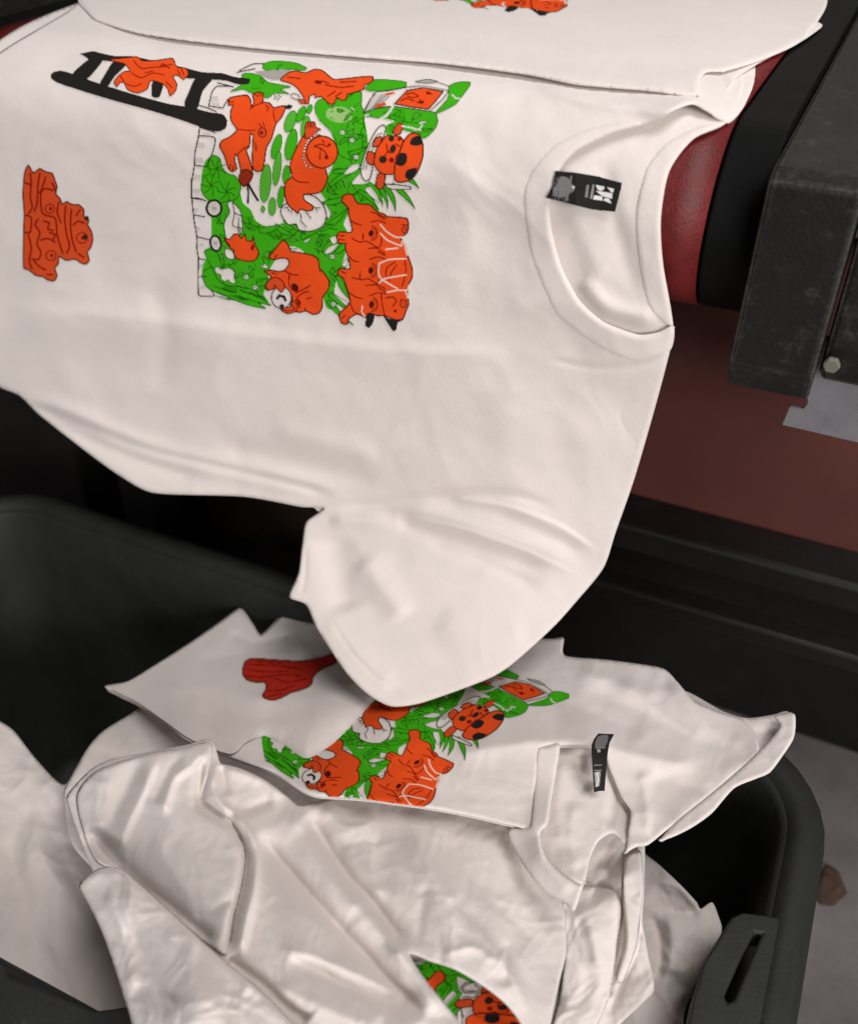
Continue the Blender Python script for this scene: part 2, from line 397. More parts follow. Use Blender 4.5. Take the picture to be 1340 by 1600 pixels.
OR, ORL, ORD = (0.86, 0.092, 0.016), (0.72, 0.085, 0.022), (0.25, 0.008, 0.003)
GR, GRD, GRL, GRP = (0.056, 0.45, 0.010), (0.012, 0.130, 0.003), (0.10, 0.47, 0.035), (0.36, 0.56, 0.20)
BK, INK, GY = (0.022, 0.020, 0.018), (0.035, 0.025, 0.018), (0.42, 0.39, 0.35)
OLN = (0.075, 0.012, 0.004)
ART = Canvas(AX0, AY0, 740, 470, ASC)
def zz(x0, y0, sc): return lambda *p: [(x0+p[i]/sc, y0+p[i+1]/sc) for i in range(0, len(p), 2)]
z1 = zz(0, 50, 3.35); z2 = zz(290, 70, 4.963); z3 = zz(480, 70, 4.786); z4 = zz(290, 280, 6.381); z5 = zz(400, 280, 4.786)
def draw_art(c):
    F, St = c.fill, c.stroke
    # ---- garden: greens first, white (bare cloth) cut out of them
    F([(505,165),(530,150),(560,165),(572,200),(575,240),(562,262),(575,285),(600,292),(585,312),(592,330),(562,340),(548,332),(537,350),(548,372),(540,395),(532,420),(524,445),(522,470),(530,485),(510,480),(500,440),(498,420),(480,400),(470,390),(455,385),(440,395),(422,420),(418,445),(412,460),(420,474),(395,474),(365,466),(345,455),(325,443),(318,430),(316,415),(322,405),(320,390),(330,385),(330,340),(322,330),(325,305),(318,295),(315,275),(322,250),(335,245),(345,262),(360,275),(375,300),(380,318),(392,328),(400,345),(420,355),(440,352),(446,330),(465,352),(485,358),(505,345),(512,320),(500,300),(495,290),(515,270),(525,235),(515,200)], GR)
    F(z2(440,230, 500,220, 580,240, 640,290, 815,325, 740,345, 800,380, 690,372, 660,400, 620,412, 560,380, 500,372, 450,345, 350,362, 430,310), GR, GRD, 0.9)
    F(z2(600,150, 690,125, 850,140, 940,180, 920,200, 870,195, 760,190, 640,200, 600,185), GR, GRD, 0.9)
    F(z2(540,210, 640,200, 760,190, 860,215, 740,270, 640,265), GY)
    F(z3(60,450, 100,405, 250,400, 400,350, 405,455, 440,525, 370,575, 430,600, 400,640, 420,700, 400,800, 330,860, 240,820, 215,720, 180,650, 130,600, 70,540), GR, GRD, 0.9)
    c.ell(z3(238,522)[0], 21, 12.5, GRP, 5)
    for k in range(26):
        a = random.uniform(0, 6.28); q = z3(238+92*math.cos(a)*random.uniform(.6, 1.1), 522+55*math.sin(a)*random.uniform(.6, 1.1))[0]
        c.ell(q, random.uniform(1.2, 2.4), random.uniform(.8, 1.6), random.choice([GR, GRP, GRL]))
    F(z3(430,330, 500,262, 640,265, 740,280, 740,310, 650,332, 520,348, 460,345), GR, GRD, 0.9)
    F(z3(1060,310, 1130,280, 1220,282, 1200,325, 1140,405, 1100,450, 955,515, 1050,400), GR, GRD, 1)
    F(z3(430,505, 640,462, 950,505, 975,575, 965,610, 930,655, 870,700, 800,660, 640,615, 600,625, 580,560, 440,532), GR, GRD, 1)
    F(z3(590,600, 640,600, 640,670, 590,680), GR)
    for p, q, w, b in [((500,950),(800,690),60,30)]: pass
    # hatched veins in the greens
    rnd = random.Random(4)
    for k in range(500):
        x, y = rnd.uniform(315, 735), rnd.uniform(95, 510)
        i, j = int((y-c.y0)*c.sc), int((x-c.x0)*c.sc)
        px = c.rgb[i, j]
        if c.al[i, j] > .9 and px[1] > px[0]*2.2:
            a = rnd.uniform(0, 6.28) if y < 200 else rnd.gauss(0.9, 0.6); l = rnd.uniform(5, 15); bd = rnd.uniform(-4, 4)
            p0 = (x-l*math.cos(a), y-l*math.sin(a)); p1 = (x+l*math.cos(a), y+l*math.sin(a)); pm = (x-bd*math.sin(a), y+bd*math.cos(a))
            ok = True
            for q in (p0, p1):
                u, v = int((q[1]-c.y0)*c.sc), int((q[0]-c.x0)*c.sc)
                if not (0 <= u < c.h and 0 <= v < c.w) or c.al[u, v] < .5: ok = False
            if ok: St([p0, pm, p1], rnd.choice([GRD, GRD, GRD, GRL]), rnd.uniform(0.5, 1.2))
    for k in range(420):
        x, y = rnd.uniform(315, 735), rnd.uniform(95, 505); an = rnd.gauss(0.6, 0.9); l = rnd.uniform(9, 19)
        q = (x+l*math.cos(an), y+l*math.sin(an)); ok = True
        for u in ((x, y), q, ((x+q[0])/2, (y+q[1])/2)):
            i, j = int((u[1]-c.y0)*c.sc), int((u[0]-c.x0)*c.sc)
            if not (0 <= i < c.h and 0 <= j < c.w) or c.al[i, j] < .6: ok = False
        if ok:
            if k % 9 == 0: c.leaf((x, y), q, rnd.uniform(2.5, 4.5), rnd.uniform(-2, 2), None, GRD, 0.6)
            else:
                bd = rnd.uniform(-3, 3); c.leaf((x, y), q, rnd.uniform(4.5, 8), bd, rnd.choice([GR, GR, GRL]), GRD, 0.8)
                n_ = (-(q[1]-y)/l*bd, (q[0]-x)/l*bd); St([(x, y), ((x+q[0])/2+n_[0], (y+q[1])/2+n_[1]), q], GRD, 0.5)
    # stepping-stone path
    F(z2(700,470, 860,440, 980,500, 1060,640, 1060,700, 930,690, 900,740, 830,880, 800,960, 800,1040, 760,1080, 780,1260, 700,1290, 600,1270, 500,1240, 560,1000, 640,800, 690,640), None)
    for x, y, rx, ry, ro in [(812,595,40,88,20),(895,540,30,68,25),(960,500,20,38,20),(930,640,36,90,8),(705,790,34,100,16),(818,775,42,125,12),(620,1075,42,150,5),(710,960,30,135,7),(782,1010,28,76,4),(738,1180,24,86,6),(672,1255,30,70,3),(600,1275,14,26,0)]:
        c.ell(z2(x, y)[0], rx/4.963, ry/4.963, rnd.choice([GR, GRL, GR]), ro, GRD, 0.8)
    # leaf blades of the flower bed
    for p, q, w, b in [((520,268),(565,258),7,3),((515,290),(568,262),8,-4),((505,318),(560,300),9,3),((500,360),(545,322),9,4),((470,372),(520,350),10,-3),((440,372),(470,350),9,3),((430,352),(462,368),8,3),((405,360),(440,350),10,3),((525,395),(548,362),9,4),((505,395),(535,372),10,-4),((520,430),(545,405),7,3),((528,430),(548,470),9,2),((515,460),(545,488),9,-2),((512,470),(552,508),7,2),((452,345),(478,366),6,2),((545,240),(575,228),6,2),((530,225),(552,214),5,-2)]:
        c.leaf(p, q, w, b, GR, GRD, 1.1)
    for p, q, w, b in [((573,285),(598,322),8,-5),((588,288),(606,326),7,-4),((600,290),(618,330),8,-4),((612,288),(648,326),8,-3),((630,275),(654,294),7,-2),((560,298),(590,328),7,-4)]:
        c.leaf(p, q, w, b, GR, GRD, 1.1)
    # white gaps between leaves
    for P in [z3(270,970, 330,900, 390,890, 380,930, 330,960), z3(330,1040, 400,960, 470,1000, 440,1040), z3(430,1080, 470,1060, 520,1120, 540,1180, 470,1130), z5(550,440, 600,425, 605,470, 580,490), z5(510,560, 540,510, 620,480, 600,510, 560,550), z5(640,640, 680,590, 690,640, 660,660), z5(550,840, 610,880, 690,920, 680,950, 620,900), z5(510,180, 560,250, 540,300, 525,260), z4(1040,690, 1110,690, 1080,715), z4(760,880, 790,840, 830,890)]:
        F(P, None, GRD, 0.7)
    F(z3(440,570, 560,555, 650,570, 590,600, 540,600), None)
    # tiny star flowers
    for q in z2(1215,680, 1290,740, 710,400)+z4(605,975, 695,1080, 570,1090, 710,1205)+z5(570,580, 580,935)+z3(365,840):
        P = []
        for k in range(10):
            a = k*math.pi/5; r = 6.2 if k % 2 == 0 else 2.9; P.append((q[0]+r*math.cos(a), q[1]+r*math.sin(a)))
        F(P, None, GRD, 0.8, smooth=False); c.ell(q, 1.2, 1.2, GRD)
    # hedge in front of the wall
    for P in [z2(175,900, 210,855, 265,880, 285,950, 330,1000, 390,1020, 430,1100, 400,1190, 330,1210, 240,1230, 160,1190, 120,1120, 140,1020, 190,1000)]:
        F(P, GR, GRD, 1)
    for x, y in ((200,1090),(320,1140),(245,960)):
        for k in range(7):
            a = k*0.9+.3; St(z2(x, y, x+40*math.cos(a), y+45*math.sin(a), x+75*math.cos(a+.2), y+80*math.sin(a+.2)), GRD, 1.0)
    F(z4(185,720, 230,700, 300,720, 340,790, 360,880, 300,900, 260,870, 210,900, 175,920, 165,960, 200,1060, 260,1110, 330,1140, 500,1210, 640,1260, 800,1290, 720,1230, 850,1260, 760,1190, 700,1120, 600,1080, 420,1060, 330,1010, 280,920), GR, GRD, 1)
    for k in range(24):
        x, y = rnd.uniform(260, 700), rnd.uniform(1040, 1200)
        St(z4(x, y, x+60, y+25, x+130, y+42), GRD, 0.9)
    # stone wall
    L = INK
    St(z2(110,640, 100,720, 75,830, 70,930, 50,1060, 45,1190), L, 1.5); St(z4(60,0, 65,190, 85,400, 115,580, 115,700, 130,790, 125,960, 130,1150, 150,1166, 285,1165), L, 1.5)
    for P in [z2(110,640, 230,680), z2(100,705, 225,720, 215,820, 165,940), z2(70,935, 165,945), z2(50,1190, 155,1205), z4(65,185, 130,190, 200,215), z4(80,355, 190,375), z4(115,575, 245,605), z4(125,790, 200,805), z4(130,975, 200,970), z2(105,470, 175,490, 240,520), z2(180,480, 205,370, 250,320, 370,325), z2(250,295, 370,325), z2(180,475, 290,490), z2(290,490, 330,420), z2(420,200, 520,150, 600,145), z2(400,215, 440,205, 540,185), z4(255,1100, 290,1160)]: St(P, L, 1.4)
    for x, y in [(95,760),(85,880),(65,1010),(60,1120),(200,400),(210,450),(140,680)]:
        for k in range(4): St(z2(x+k*14, y, x+k*14+10, y+26), GY, 0.8)
    for x, y in [(90,290),(110,480),(150,640),(150,850),(160,1060)]:
        for k in range(3): St(z4(x+k*16, y, x+k*16-8, y+30), GY, 0.8)
    # cart with wheels
    F(z4(415,240, 450,215, 540,300, 560,380, 570,500, 540,560, 480,560, 420,620, 390,520, 390,420, 440,330), None, INK, 1.1)
    for P in [z4(470,240, 490,340, 470,460, 560,490), z4(490,335, 560,370), z4(530,390, 525,540), z4(570,480, 560,540), z4(545,480, 540,560)]: St(P, INK, 1.1)
    F(z4(400,690, 470,720, 490,790, 450,802, 400,770), None, INK, 1)
    c.ell(z4(285,290)[0], 11.5, 12.5, None, 0, BK, 3.0); c.ell(z4(300,640)[0], 8, 12, None, -12, BK, 2.8)
    for (x, y, r) in ((285,290,52),(300,640,38)):
        for k in range(4): a = k*math.pi/4+.3; St(z4(x-r*math.cos(a), y-r*math.sin(a), x+r*math.cos(a), y+r*math.sin(a)), GY, 1.0, smooth=False)
    F(z4(290,890, 320,870, 350,900, 380,895, 440,885, 490,930, 482,980, 500,1020, 480,1045, 450,1030, 425,1003, 390,1020, 358,1000, 350,950, 310,942), None, GRD, 0.8)
    St(z4(385,800, 380,890), GRD, 1.2)
    F(z4(390,590, 440,600, 480,550, 520,545, 560,592, 590,540, 610,610, 660,620, 675,570, 690,650, 730,730, 700,800, 640,820, 540,803, 490,770, 480,710, 430,670), OR, OLN, 1.4)
    c.ell(z4(668,680)[0], 2.5, 5, ORD, 10); St(z4(385,580, 400,620, 440,660), OLN, 2)
    # ---- ladder with climber and stacked-face emblem
    F(z1(265,235, 280,210, 320,203, 360,212, 450,245, 600,295, 750,340, 880,375, 1000,395, 1100,420, 1165,430, 1190,465, 1180,505, 1140,522, 1080,508, 950,462, 800,415, 600,360, 450,315, 300,265), BK)
    F(z1(418,115, 490,100, 520,108, 600,125, 700,128, 960,185, 1060,210, 1160,215, 1230,235, 1310,245, 1305,270, 1250,275, 1180,255, 1050,245, 960,240, 800,185, 560,152, 480,150, 440,125), BK)
    for P in [z1(470,140, 540,145, 450,250, 375,228), z1(600,150, 665,165, 600,235, 560,290, 520,280, 560,205), z1(800,260, 855,265, 835,340, 795,335), z1(1030,235, 1115,240, 1062,310, 1030,405, 965,385, 990,310)]: F(P, BK)
    F(z1(570,145, 650,136, 720,130, 745,150, 820,148, 905,138, 918,170, 932,186, 975,190, 987,222, 960,250, 945,238, 930,225, 905,232, 927,275, 917,312, 890,335, 880,300, 850,270, 790,255, 772,298, 720,320, 670,302, 648,262, 630,265, 610,287, 597,265, 620,230, 655,205, 682,205, 655,168, 620,158), OR, OLN, 1.2)
    for P in [z1(700,150, 740,190, 800,185, 880,180), z1(840,175, 900,170), z1(690,215, 740,240, 800,215, 860,225), z1(760,215, 800,205), z1(660,270, 700,285, 740,270), z1(930,200, 945,225), z1(950,195, 965,225), z1(870,260, 900,290), z1(630,230, 650,260), z1(850,165, 890,190)]: St(P, ORD, 1.2)
    F(z1(150,697, 175,737, 210,715, 240,732, 275,740, 288,775, 300,810, 293,848, 315,870, 328,902, 350,887, 375,902, 415,905, 440,930, 440,965, 466,985, 460,1010, 478,1040, 487,1085, 475,1130, 458,1150, 468,1195, 450,1215, 420,1207, 395,1190, 345,1195, 312,1175, 306,1215, 288,1235, 300,1275, 285,1302, 250,1298, 225,1280, 190,1275, 150,1245, 125,1235, 125,1050, 128,950, 122,850, 130,740), ORL, OLN, 1.6)
    for P in [z1(160,740, 165,790, 160,860, 170,920, 150,950), z1(210,740, 200,800, 195,900, 180,940), z1(240,760, 215,850, 225,950, 290,975, 300,1060, 320,1130, 330,1160), z1(135,790, 165,800), z1(135,960, 165,970, 160,1050, 135,1050), z1(200,980, 185,1010, 210,1050, 195,1110, 215,1150, 205,1190, 170,1190), z1(230,990, 260,1000, 250,1030, 280,1040), z1(260,1050, 290,1060, 280,1085), z1(215,1090, 250,1080, 290,1100), z1(150,1060, 165,1130, 155,1200, 170,1240), z1(345,910, 340,980, 350,1060, 365,1120, 350,1160), z1(375,930, 370,1010, 380,1090, 400,1150), z1(310,890, 300,940, 320,1000), z1(180,1200, 210,1230, 240,1245), z1(410,1160, 440,1180), z1(250,1270, 275,1270), z1(385,1010, 410,990, 440,1000), z1(205,840, 240,820, 280,830), z1(275,790, 292,830), z1(420,930, 400,960)]: St(P, ORD, 2.0)
    for x, y, r in ((262,925,24),(268,1170,26),(430,1078,28)):
        c.ell(z1(x, y)[0], r/3.35, r/3.35, ORL, 0, ORD, 1.3); c.ell(z1(x+4, y)[0], 2.4, 3.0, ORD)
    c.ell(z1(447,1073)[0], 4, 4.2, BK); c.ell(z1(455,975)[0], 3.4, 3.8, BK)
    # ---- painter dog on the path
    F(z2(345,410, 420,395, 480,392, 505,430, 512,480, 532,440, 520,385, 560,368, 600,375, 602,430, 592,445, 650,450, 682,490, 700,485, 775,475, 745,560, 705,607, 690,645, 665,730, 627,800, 602,960, 570,985, 525,965, 518,860, 525,700, 505,688, 495,790, 470,815, 500,900, 522,1010, 485,1080, 450,1100, 412,1050, 430,990, 402,860, 385,850, 382,905, 398,960, 360,985, 335,965, 297,850, 265,790, 280,745, 340,715, 397,660, 355,590, 348,520, 368,470, 335,470, 333,430), OR, OLN, 1.5)
    F(z2(770,478, 800,462, 832,472, 815,495, 765,500), BK)
    c.ell(z2(595,680)[0], 6, 7.5, ORL, 0, ORD, 1.3); c.ell(z2(590,682)[0], 2.6, 3.2, ORD)
    for P in [z2(400,655, 450,660, 500,665, 540,660), z2(545,760, 548,820), z2(680,500, 685,560, 700,600), z2(500,700, 495,780, 450,800), z2(340,440, 370,445), z2(340,470, 370,470), z2(620,470, 645,490, 630,515), z2(500,500, 540,470, 600,450), z2(390,860, 430,820, 460,800), z2(540,385, 560,400), z2(570,380, 585,400), z2(340,960, 350,930), z2(365,975, 372,940), z2(570,610, 590,640), z2(600,600, 612,632)]: St(P, ORD, 1.2)
    F(z2(412,1040, 430,985, 470,965, 520,1000, 500,1060, 450,1100), (0.33, 0.03, 0.012), OLN, 1.3)
    St(z2(480,1080, 486,1140, 484,1225), BK, 2.2); St(z2(490,1085, 520,1140, 560,1205), BK, 3.0)
    # ---- running hound along the far edge
    F(z2(735,272, 800,215, 860,202, 930,217, 1000,190, 1060,200, 1110,240, 1150,268, 1240,262)+z3(400,240, 490,238, 480,282, 432,300, 420,335, 300,372, 290,410, 250,415, 222,392, 203,440, 160,440, 108,388, 60,396)+z2(1000,385, 960,400, 950,460, 880,440, 920,420, 860,330, 800,295), OR, OLN, 1.4)
    for P in [z2(790,250, 890,262), z2(1000,290, 1060,280, 1110,300), z2(1080,310, 1200,330, 1300,320), z2(1100,400, 1160,360), z2(1160,400, 1210,370), z2(1200,290, 1320,285), z2(1010,280, 1050,300)]: St(P, ORD, 1.4)
    c.ell(z2(1030,290)[0], 5.5, 3, ORD, 10)
    F(z2(870,430, 900,420, 935,440, 900,460), ORL, INK, 1); c.ell(z2(850,400)[0], 7, 4, None, 20, INK, 1)
    # ---- hatchling with bead necklace, egg
    F(z5(200,200, 188,260, 240,340, 300,335, 320,380, 410,390, 500,350, 527,270, 500,190, 440,130, 370,113, 300,150), None, INK, 1.5)
    for P in [z5(210,215, 240,215), z5(265,215, 270,250), z5(330,255, 340,280, 335,310, 375,355), z5(370,240, 410,290), z5(435,205, 460,235), z5(440,215, 480,215), z5(235,210, 250,240)]: St(P, INK, 1.1)
    F(z2(930,690, 1000,690, 1060,720, 1085,960, 1100,1040, 1060,1130, 1000,1155, 917,1160, 922,1205, 985,1248, 990,1275, 950,1290, 890,1275, 870,1310, 850,1290, 800,1250, 778,1200, 765,1120, 780,1060, 825,1020, 810,950, 820,890, 850,820, 880,760), OR, OLN, 1.6)
    F(z2(930,625, 940,600, 1000,600, 1010,640, 1047,655, 1020,672, 995,705, 925,725), ORL, OLN, 1.3)
    c.ell(z2(1058,832)[0], 24.5, 25, OR, 0, OLN, 1.6)
    for P in [z2(1000,785, 1050,770, 1100,790, 1115,775), z2(1000,790, 1040,800, 1080,830, 1105,880), z2(1045,810, 1042,885), z2(1060,740, 1075,760), z2(820,1020, 870,1060, 955,1068), z2(950,610, 950,640), z2(970,605, 970,640), z2(990,605, 990,640)]: St(P, ORD, 1.5)
    c.ell(z2(1112,775)[0], 2.6, 2.6, ORD); c.ell(z2(1090,870)[0], 2.2, 4, ORD)
    for q in catmull(z2(1015,692, 955,740, 925,800, 915,880, 935,935, 970,950), 4.3, False): c.ell(q, 1.9, 1.9, None, 0, OLN, 0.6)
    # ---- jar
    F(z3(415,512, 470,410, 520,350, 600,345, 740,318, 850,312, 1058,345, 1010,410, 915,497, 780,478, 650,460, 560,465, 480,480), None, INK, 1.2, smooth=False)
    F(z3(652,442, 745,342, 870,320, 1015,350, 960,420, 905,482, 780,466), OR, INK, 1.6, smooth=False)
    for P in [z3(735,370, 790,360, 830,385, 780,395, 750,385), z3(820,430, 870,420), z3(890,350, 930,370), z3(700,420, 740,400, 800,420), z3(840,410, 860,440)]: St(P, ORD, 1.4)
    c.ell(z3(850,430)[0], 4, 2.6, ORD); c.ell(z3(905,362)[0], 3.6, 2.4, ORD)
    for k in range(9): St(z3(430+k*14, 500-k*6, 500+k*14, 360+k*3), random.choice([INK, GY]), 0.9)
    F(z3(570,370, 640,352, 660,360, 600,380), ORL); F(z3(500,455, 580,430, 590,450, 520,470), ORL)
    F(z3(810,275, 900,258, 975,275, 940,285, 850,285), GY, INK, 0.9); F(z3(740,315, 850,300, 1055,335, 1055,345, 850,318), GY)
    St(z3(975,280, 1060,310, 1055,345), INK, 0.9); St(z3(640,460, 600,520, 540,560), None, 3); St(z3(1085,375, 1110,400, 1140,400), None, 2)
    # ---- spotted beetle cook with plate, knife and fork
    F(z3(400,925, 428,820, 480,700, 530,620, 572,598, 588,622, 570,690, 532,765, 495,900, 470,1000, 440,1022, 410,990), None, INK, 1.4)
    St(z3(420,930, 435,850, 480,740, 530,670, 560,660), INK, 1.0); St(z3(440,930, 455,860, 500,760), INK, 0.9)
    for P in [z3(490,762, 510,700, 557,688, 540,752), z3(450,800, 500,810, 500,890, 480,902, 443,870), z3(638,662, 660,610, 692,583, 718,600, 690,672), z3(530,965, 582,965, 572,1060, 540,1082, 513,1050)]: F(P, ORL, OLN, 1.4)
    F(z3(515,785, 560,720, 592,680, 700,690, 722,760, 700,830, 660,885, 648,965, 560,965, 520,930, 498,880), OR, OLN, 1.5)
    F(z3(690,800, 720,722, 770,665, 830,668, 862,740, 862,840, 822,950, 770,1010, 700,1030, 655,1012, 650,930, 665,860), OR, OLN, 1.8)
    F(z3(765,742, 785,695, 838,680, 862,740, 810,755), BK); F(z3(660,840, 682,808, 740,815, 745,870, 710,908, 660,892), BK); F(z3(728,980, 748,935, 822,920, 795,990, 755,1008), BK)
    c.ell(z3(628,702)[0], 4.6, 4.6, INK); c.ell(z3(565,858)[0], 6, 6, INK); c.ell(z3(640,778)[0], 4.5, 7, INK, 15); c.ell(z3(630,862)[0], 4, 4, ORD); c.ell(z3(688,705)[0], 3, 3, ORD)
    for P in [z3(590,740, 600,800, 580,830), z3(660,740, 690,760), z3(650,930, 665,860, 690,800), z3(600,790, 620,810)]: St(P, ORD, 1.6)
    F(z3(580,1043, 700,1050, 772,1063, 772,1080, 640,1080, 600,1070), None, INK, 1.3); St(z3(710,608, 770,618, 815,632), None, 2.0); St(z3(800,640, 840,628, 860,600), None, 1.4); St(z3(815,632, 850,640), None, 1.4)
    # ---- bear with football
    F(z5(200,455, 240,490, 260,540, 300,545, 420,568, 465,600, 475,670, 500,690, 545,760, 542,820, 500,880, 495,960, 470,1000, 430,1012, 370,985, 330,997, 290,990, 240,1007, 195,985, 175,960, 210,955, 250,960, 270,900, 260,860, 215,810, 185,850, 130,822, 85,832, 65,795, 110,740, 108,722, 62,690, 110,680, 160,690, 205,685, 245,640, 240,600, 190,590, 130,602, 95,580, 130,540), OR, OLN, 1.6)
    c.ell(z5(190,885)[0], 15.5, 17, None, 0, INK, 1.3)
    St(z5(160,890, 175,870, 210,880, 220,905), BK, 3.4); F(z5(170,955, 190,930, 215,945, 200,970), BK); F(z5(195,830, 220,810, 230,850, 260,880, 215,850), None)
    F(z5(180,970, 240,985, 290,970, 260,930, 320,900, 300,985, 240,1005, 195,985), ORL, OLN, 1.1)
    F(z5(70,795, 110,745, 160,735, 205,770, 215,815, 185,848, 160,820, 140,790, 130,822, 85,830), ORL, OLN, 1.2)
    c.ell(z5(292,808)[0], 4.5, 7, (0.08, 0.01, 0.008), -35); c.ell(z5(322,925)[0], 3, 4, ORD)
    for P in [z5(210,680, 260,710, 320,718), z5(250,715, 245,780, 275,830, 310,845), z5(300,850, 360,820, 405,795), z5(310,880, 350,850, 390,840), z5(380,895, 415,885), z5(310,880, 300,930, 330,960), z5(370,985, 365,960), z5(140,590, 155,565), z5(120,700, 150,710), z5(470,620, 480,690)]: St(P, ORD, 1.5)
    # ---- three tied gnomes
    F(z5(650,125, 690,108, 725,120, 760,180, 850,190, 900,240, 960,262, 978,280, 1050,283, 1130,295, 1140,330, 1130,400, 1080,440, 1110,480, 1130,560, 1165,660, 1168,730, 1140,790, 1130,860, 1142,930, 1122,980, 1095,1048, 1030,1050, 960,1020, 900,1020, 850,1000, 830,1040, 810,1030, 750,1010, 690,1048, 682,1085, 640,1077, 620,1010, 670,960, 702,920, 690,850, 650,740, 608,715, 628,668, 702,670, 690,590, 665,510, 672,482, 620,480, 603,430, 625,393, 715,395, 705,310, 690,260, 690,220, 638,160), OR, OLN, 1.6)
    for P in [z5(710,310, 740,330, 785,342), z5(715,440, 770,470, 830,465, 910,512, 935,480, 940,400), z5(700,580, 725,610, 765,618), z5(715,735, 790,752, 840,745, 905,782, 925,740), z5(700,850, 740,880, 795,892), z5(860,320, 920,310, 970,330), z5(860,245, 910,260, 970,290), z5(910,270, 960,300), z5(840,520, 900,515, 965,560), z5(910,540, 960,570), z5(850,600, 910,580, 965,600), z5(820,795, 900,790, 965,820), z5(910,810, 965,840), z5(850,870, 910,850, 970,855), z5(935,850, 940,920, 960,1010), z5(800,410, 800,450), z5(780,690, 775,740), z5(1040,620, 980,660, 970,720, 1000,760), z5(1050,640, 1010,700, 1000,740), z5(1110,600, 1120,680, 1110,740, 1090,800), z5(970,890, 1020,880, 1050,910, 1020,950), z5(1080,900, 1120,910), z5(1090,940, 1120,930), z5(1090,340, 1130,345), z5(1090,370, 1130,375), z5(620,420, 660,425), z5(620,450, 660,455), z5(640,690, 670,705), z5(640,1040, 665,1020), z5(705,930, 730,990, 770,1010)]: St(P, ORD, 1.4)
    for x, y in ((860,405),(858,682),(864,937)):
        for r in (48, 34): St([z5(x+10+r*.8*math.cos(a), y+r*1.1*math.sin(a))[0] for a in np.linspace(-1.7, 1.9, 8)], ORD, 1.0)
        c.ell(z5(x, y)[0], 4, 5.4, (0.10, 0.008, 0.006), 10)
    c.ell(z5(1100,930)[0], 5, 6, ORL, 0, ORD, 1); c.ell(z5(1040,985)[0], 2.4, 2.4, ORD); c.ell(z5(1105,380)[0], 3, 5, ORL, 0, ORD, 1)
    F(z5(830,1000, 885,1010, 872,1080, 840,1115, 815,1095, 822,1050), BK); F(z5(950,1020, 1000,1046, 1112,1048, 1062,1070, 1047,1130, 1025,1138, 992,1090), BK)
    St(z5(795,950, 790,990, 810,1025), None, 1.6)
    rope = (0.84, 0.66, 0.56)
    for P in [z5(930,340, 980,395, 1050,435, 1110,430), z5(930,405, 980,455, 1060,490, 1090,500), z5(970,525, 1060,515), z5(920,630, 1000,600, 1120,595), z5(920,640, 915,700, 940,750, 1060,820), z5(920,775, 960,745, 1060,725, 1122,715), z5(980,845, 1060,830, 1130,830, 1142,790), z5(1120,840, 1135,890), z5(1085,500, 1100,450, 1110,490, 1130,570)]:
        pts = catmull(P, 2.6, False)
        for q0, q1 in zip(pts[:-1:1], pts[1::1]): St([q0, q0*.25+q1*.75], rope, 1.9, smooth=False)
draw_art(ART)

def decal(name, parent, sheet, canvas, bbox, inv=None, step=1.3, lift=0.0007, clip=None, mat=None, cull=True):
    """ink layer lying on a sheet: a fine mesh that carries only the inked cells, coloured per vertex"""
    x0, y0, x1, y1 = bbox
    gx = np.arange(x0, x1, step); gy = np.arange(y0, y1, step)
    X, Y = np.meshgrid(gx, gy); P = np.stack([X.ravel(), Y.ravel()], 1); nx, ny = len(gx), len(gy)
    A = inv(P) if inv else P
    rgb, al = canvas.sample(A)
    ok = np.ones(len(P), bool)
    if clip is not None: ok &= inside(P, catmull(clip, 3))
    ok &= inside(P, sheet.out)
    al = al*ok
    I = np.arange(nx*ny).reshape(ny, nx)
    q = np.stack([I[:-1, :-1], I[1:, :-1], I[1:, 1:], I[:-1, 1:]], -1).reshape(-1, 4)
    keep = (al[q].max(1) > 0.12) & ok[q].all(1)
    q = q[keep]
    if not len(q): return None
    used = np.unique(q); mp = -np.ones(nx*ny, int); mp[used] = np.arange(len(used))
    Wd = sheet.world(P[used], lift)
    me = bpy.data.meshes.new(name); me.from_pydata(Wd.tolist(), [], mp[q].tolist()); me.update(); me.shade_smooth()
    ca = me.color_attributes.new('ink', 'FLOAT_COLOR', 'POINT')
    c4 = np.ones((len(used), 4), np.float32); c4[:, :3] = rgb[used]
    ca.data.foreach_set('color', c4.ravel())
    return link(name, me, mat or M_INK, parent)
def affine_inv(src, dst):
    """least-squares map that takes cloth points (dst) back to artwork points (src)"""
    D = np.hstack([np.array(dst, float), np.ones((len(dst), 1))]); M_, *_ = np.linalg.lstsq(D, np.array(src, float), rcond=None)
    return lambda P: np.hstack([P, np.ones((len(P), 1))])@M_

# ================================================================== setting
fl = mesh('floor', [(-4, -3, -0.90), (4, -3, -0.90), (4, 4, -0.90), (-4, 4, -0.90)], [(0, 1, 2, 3)], M_FLOOR); fl['kind'] = 'structure'

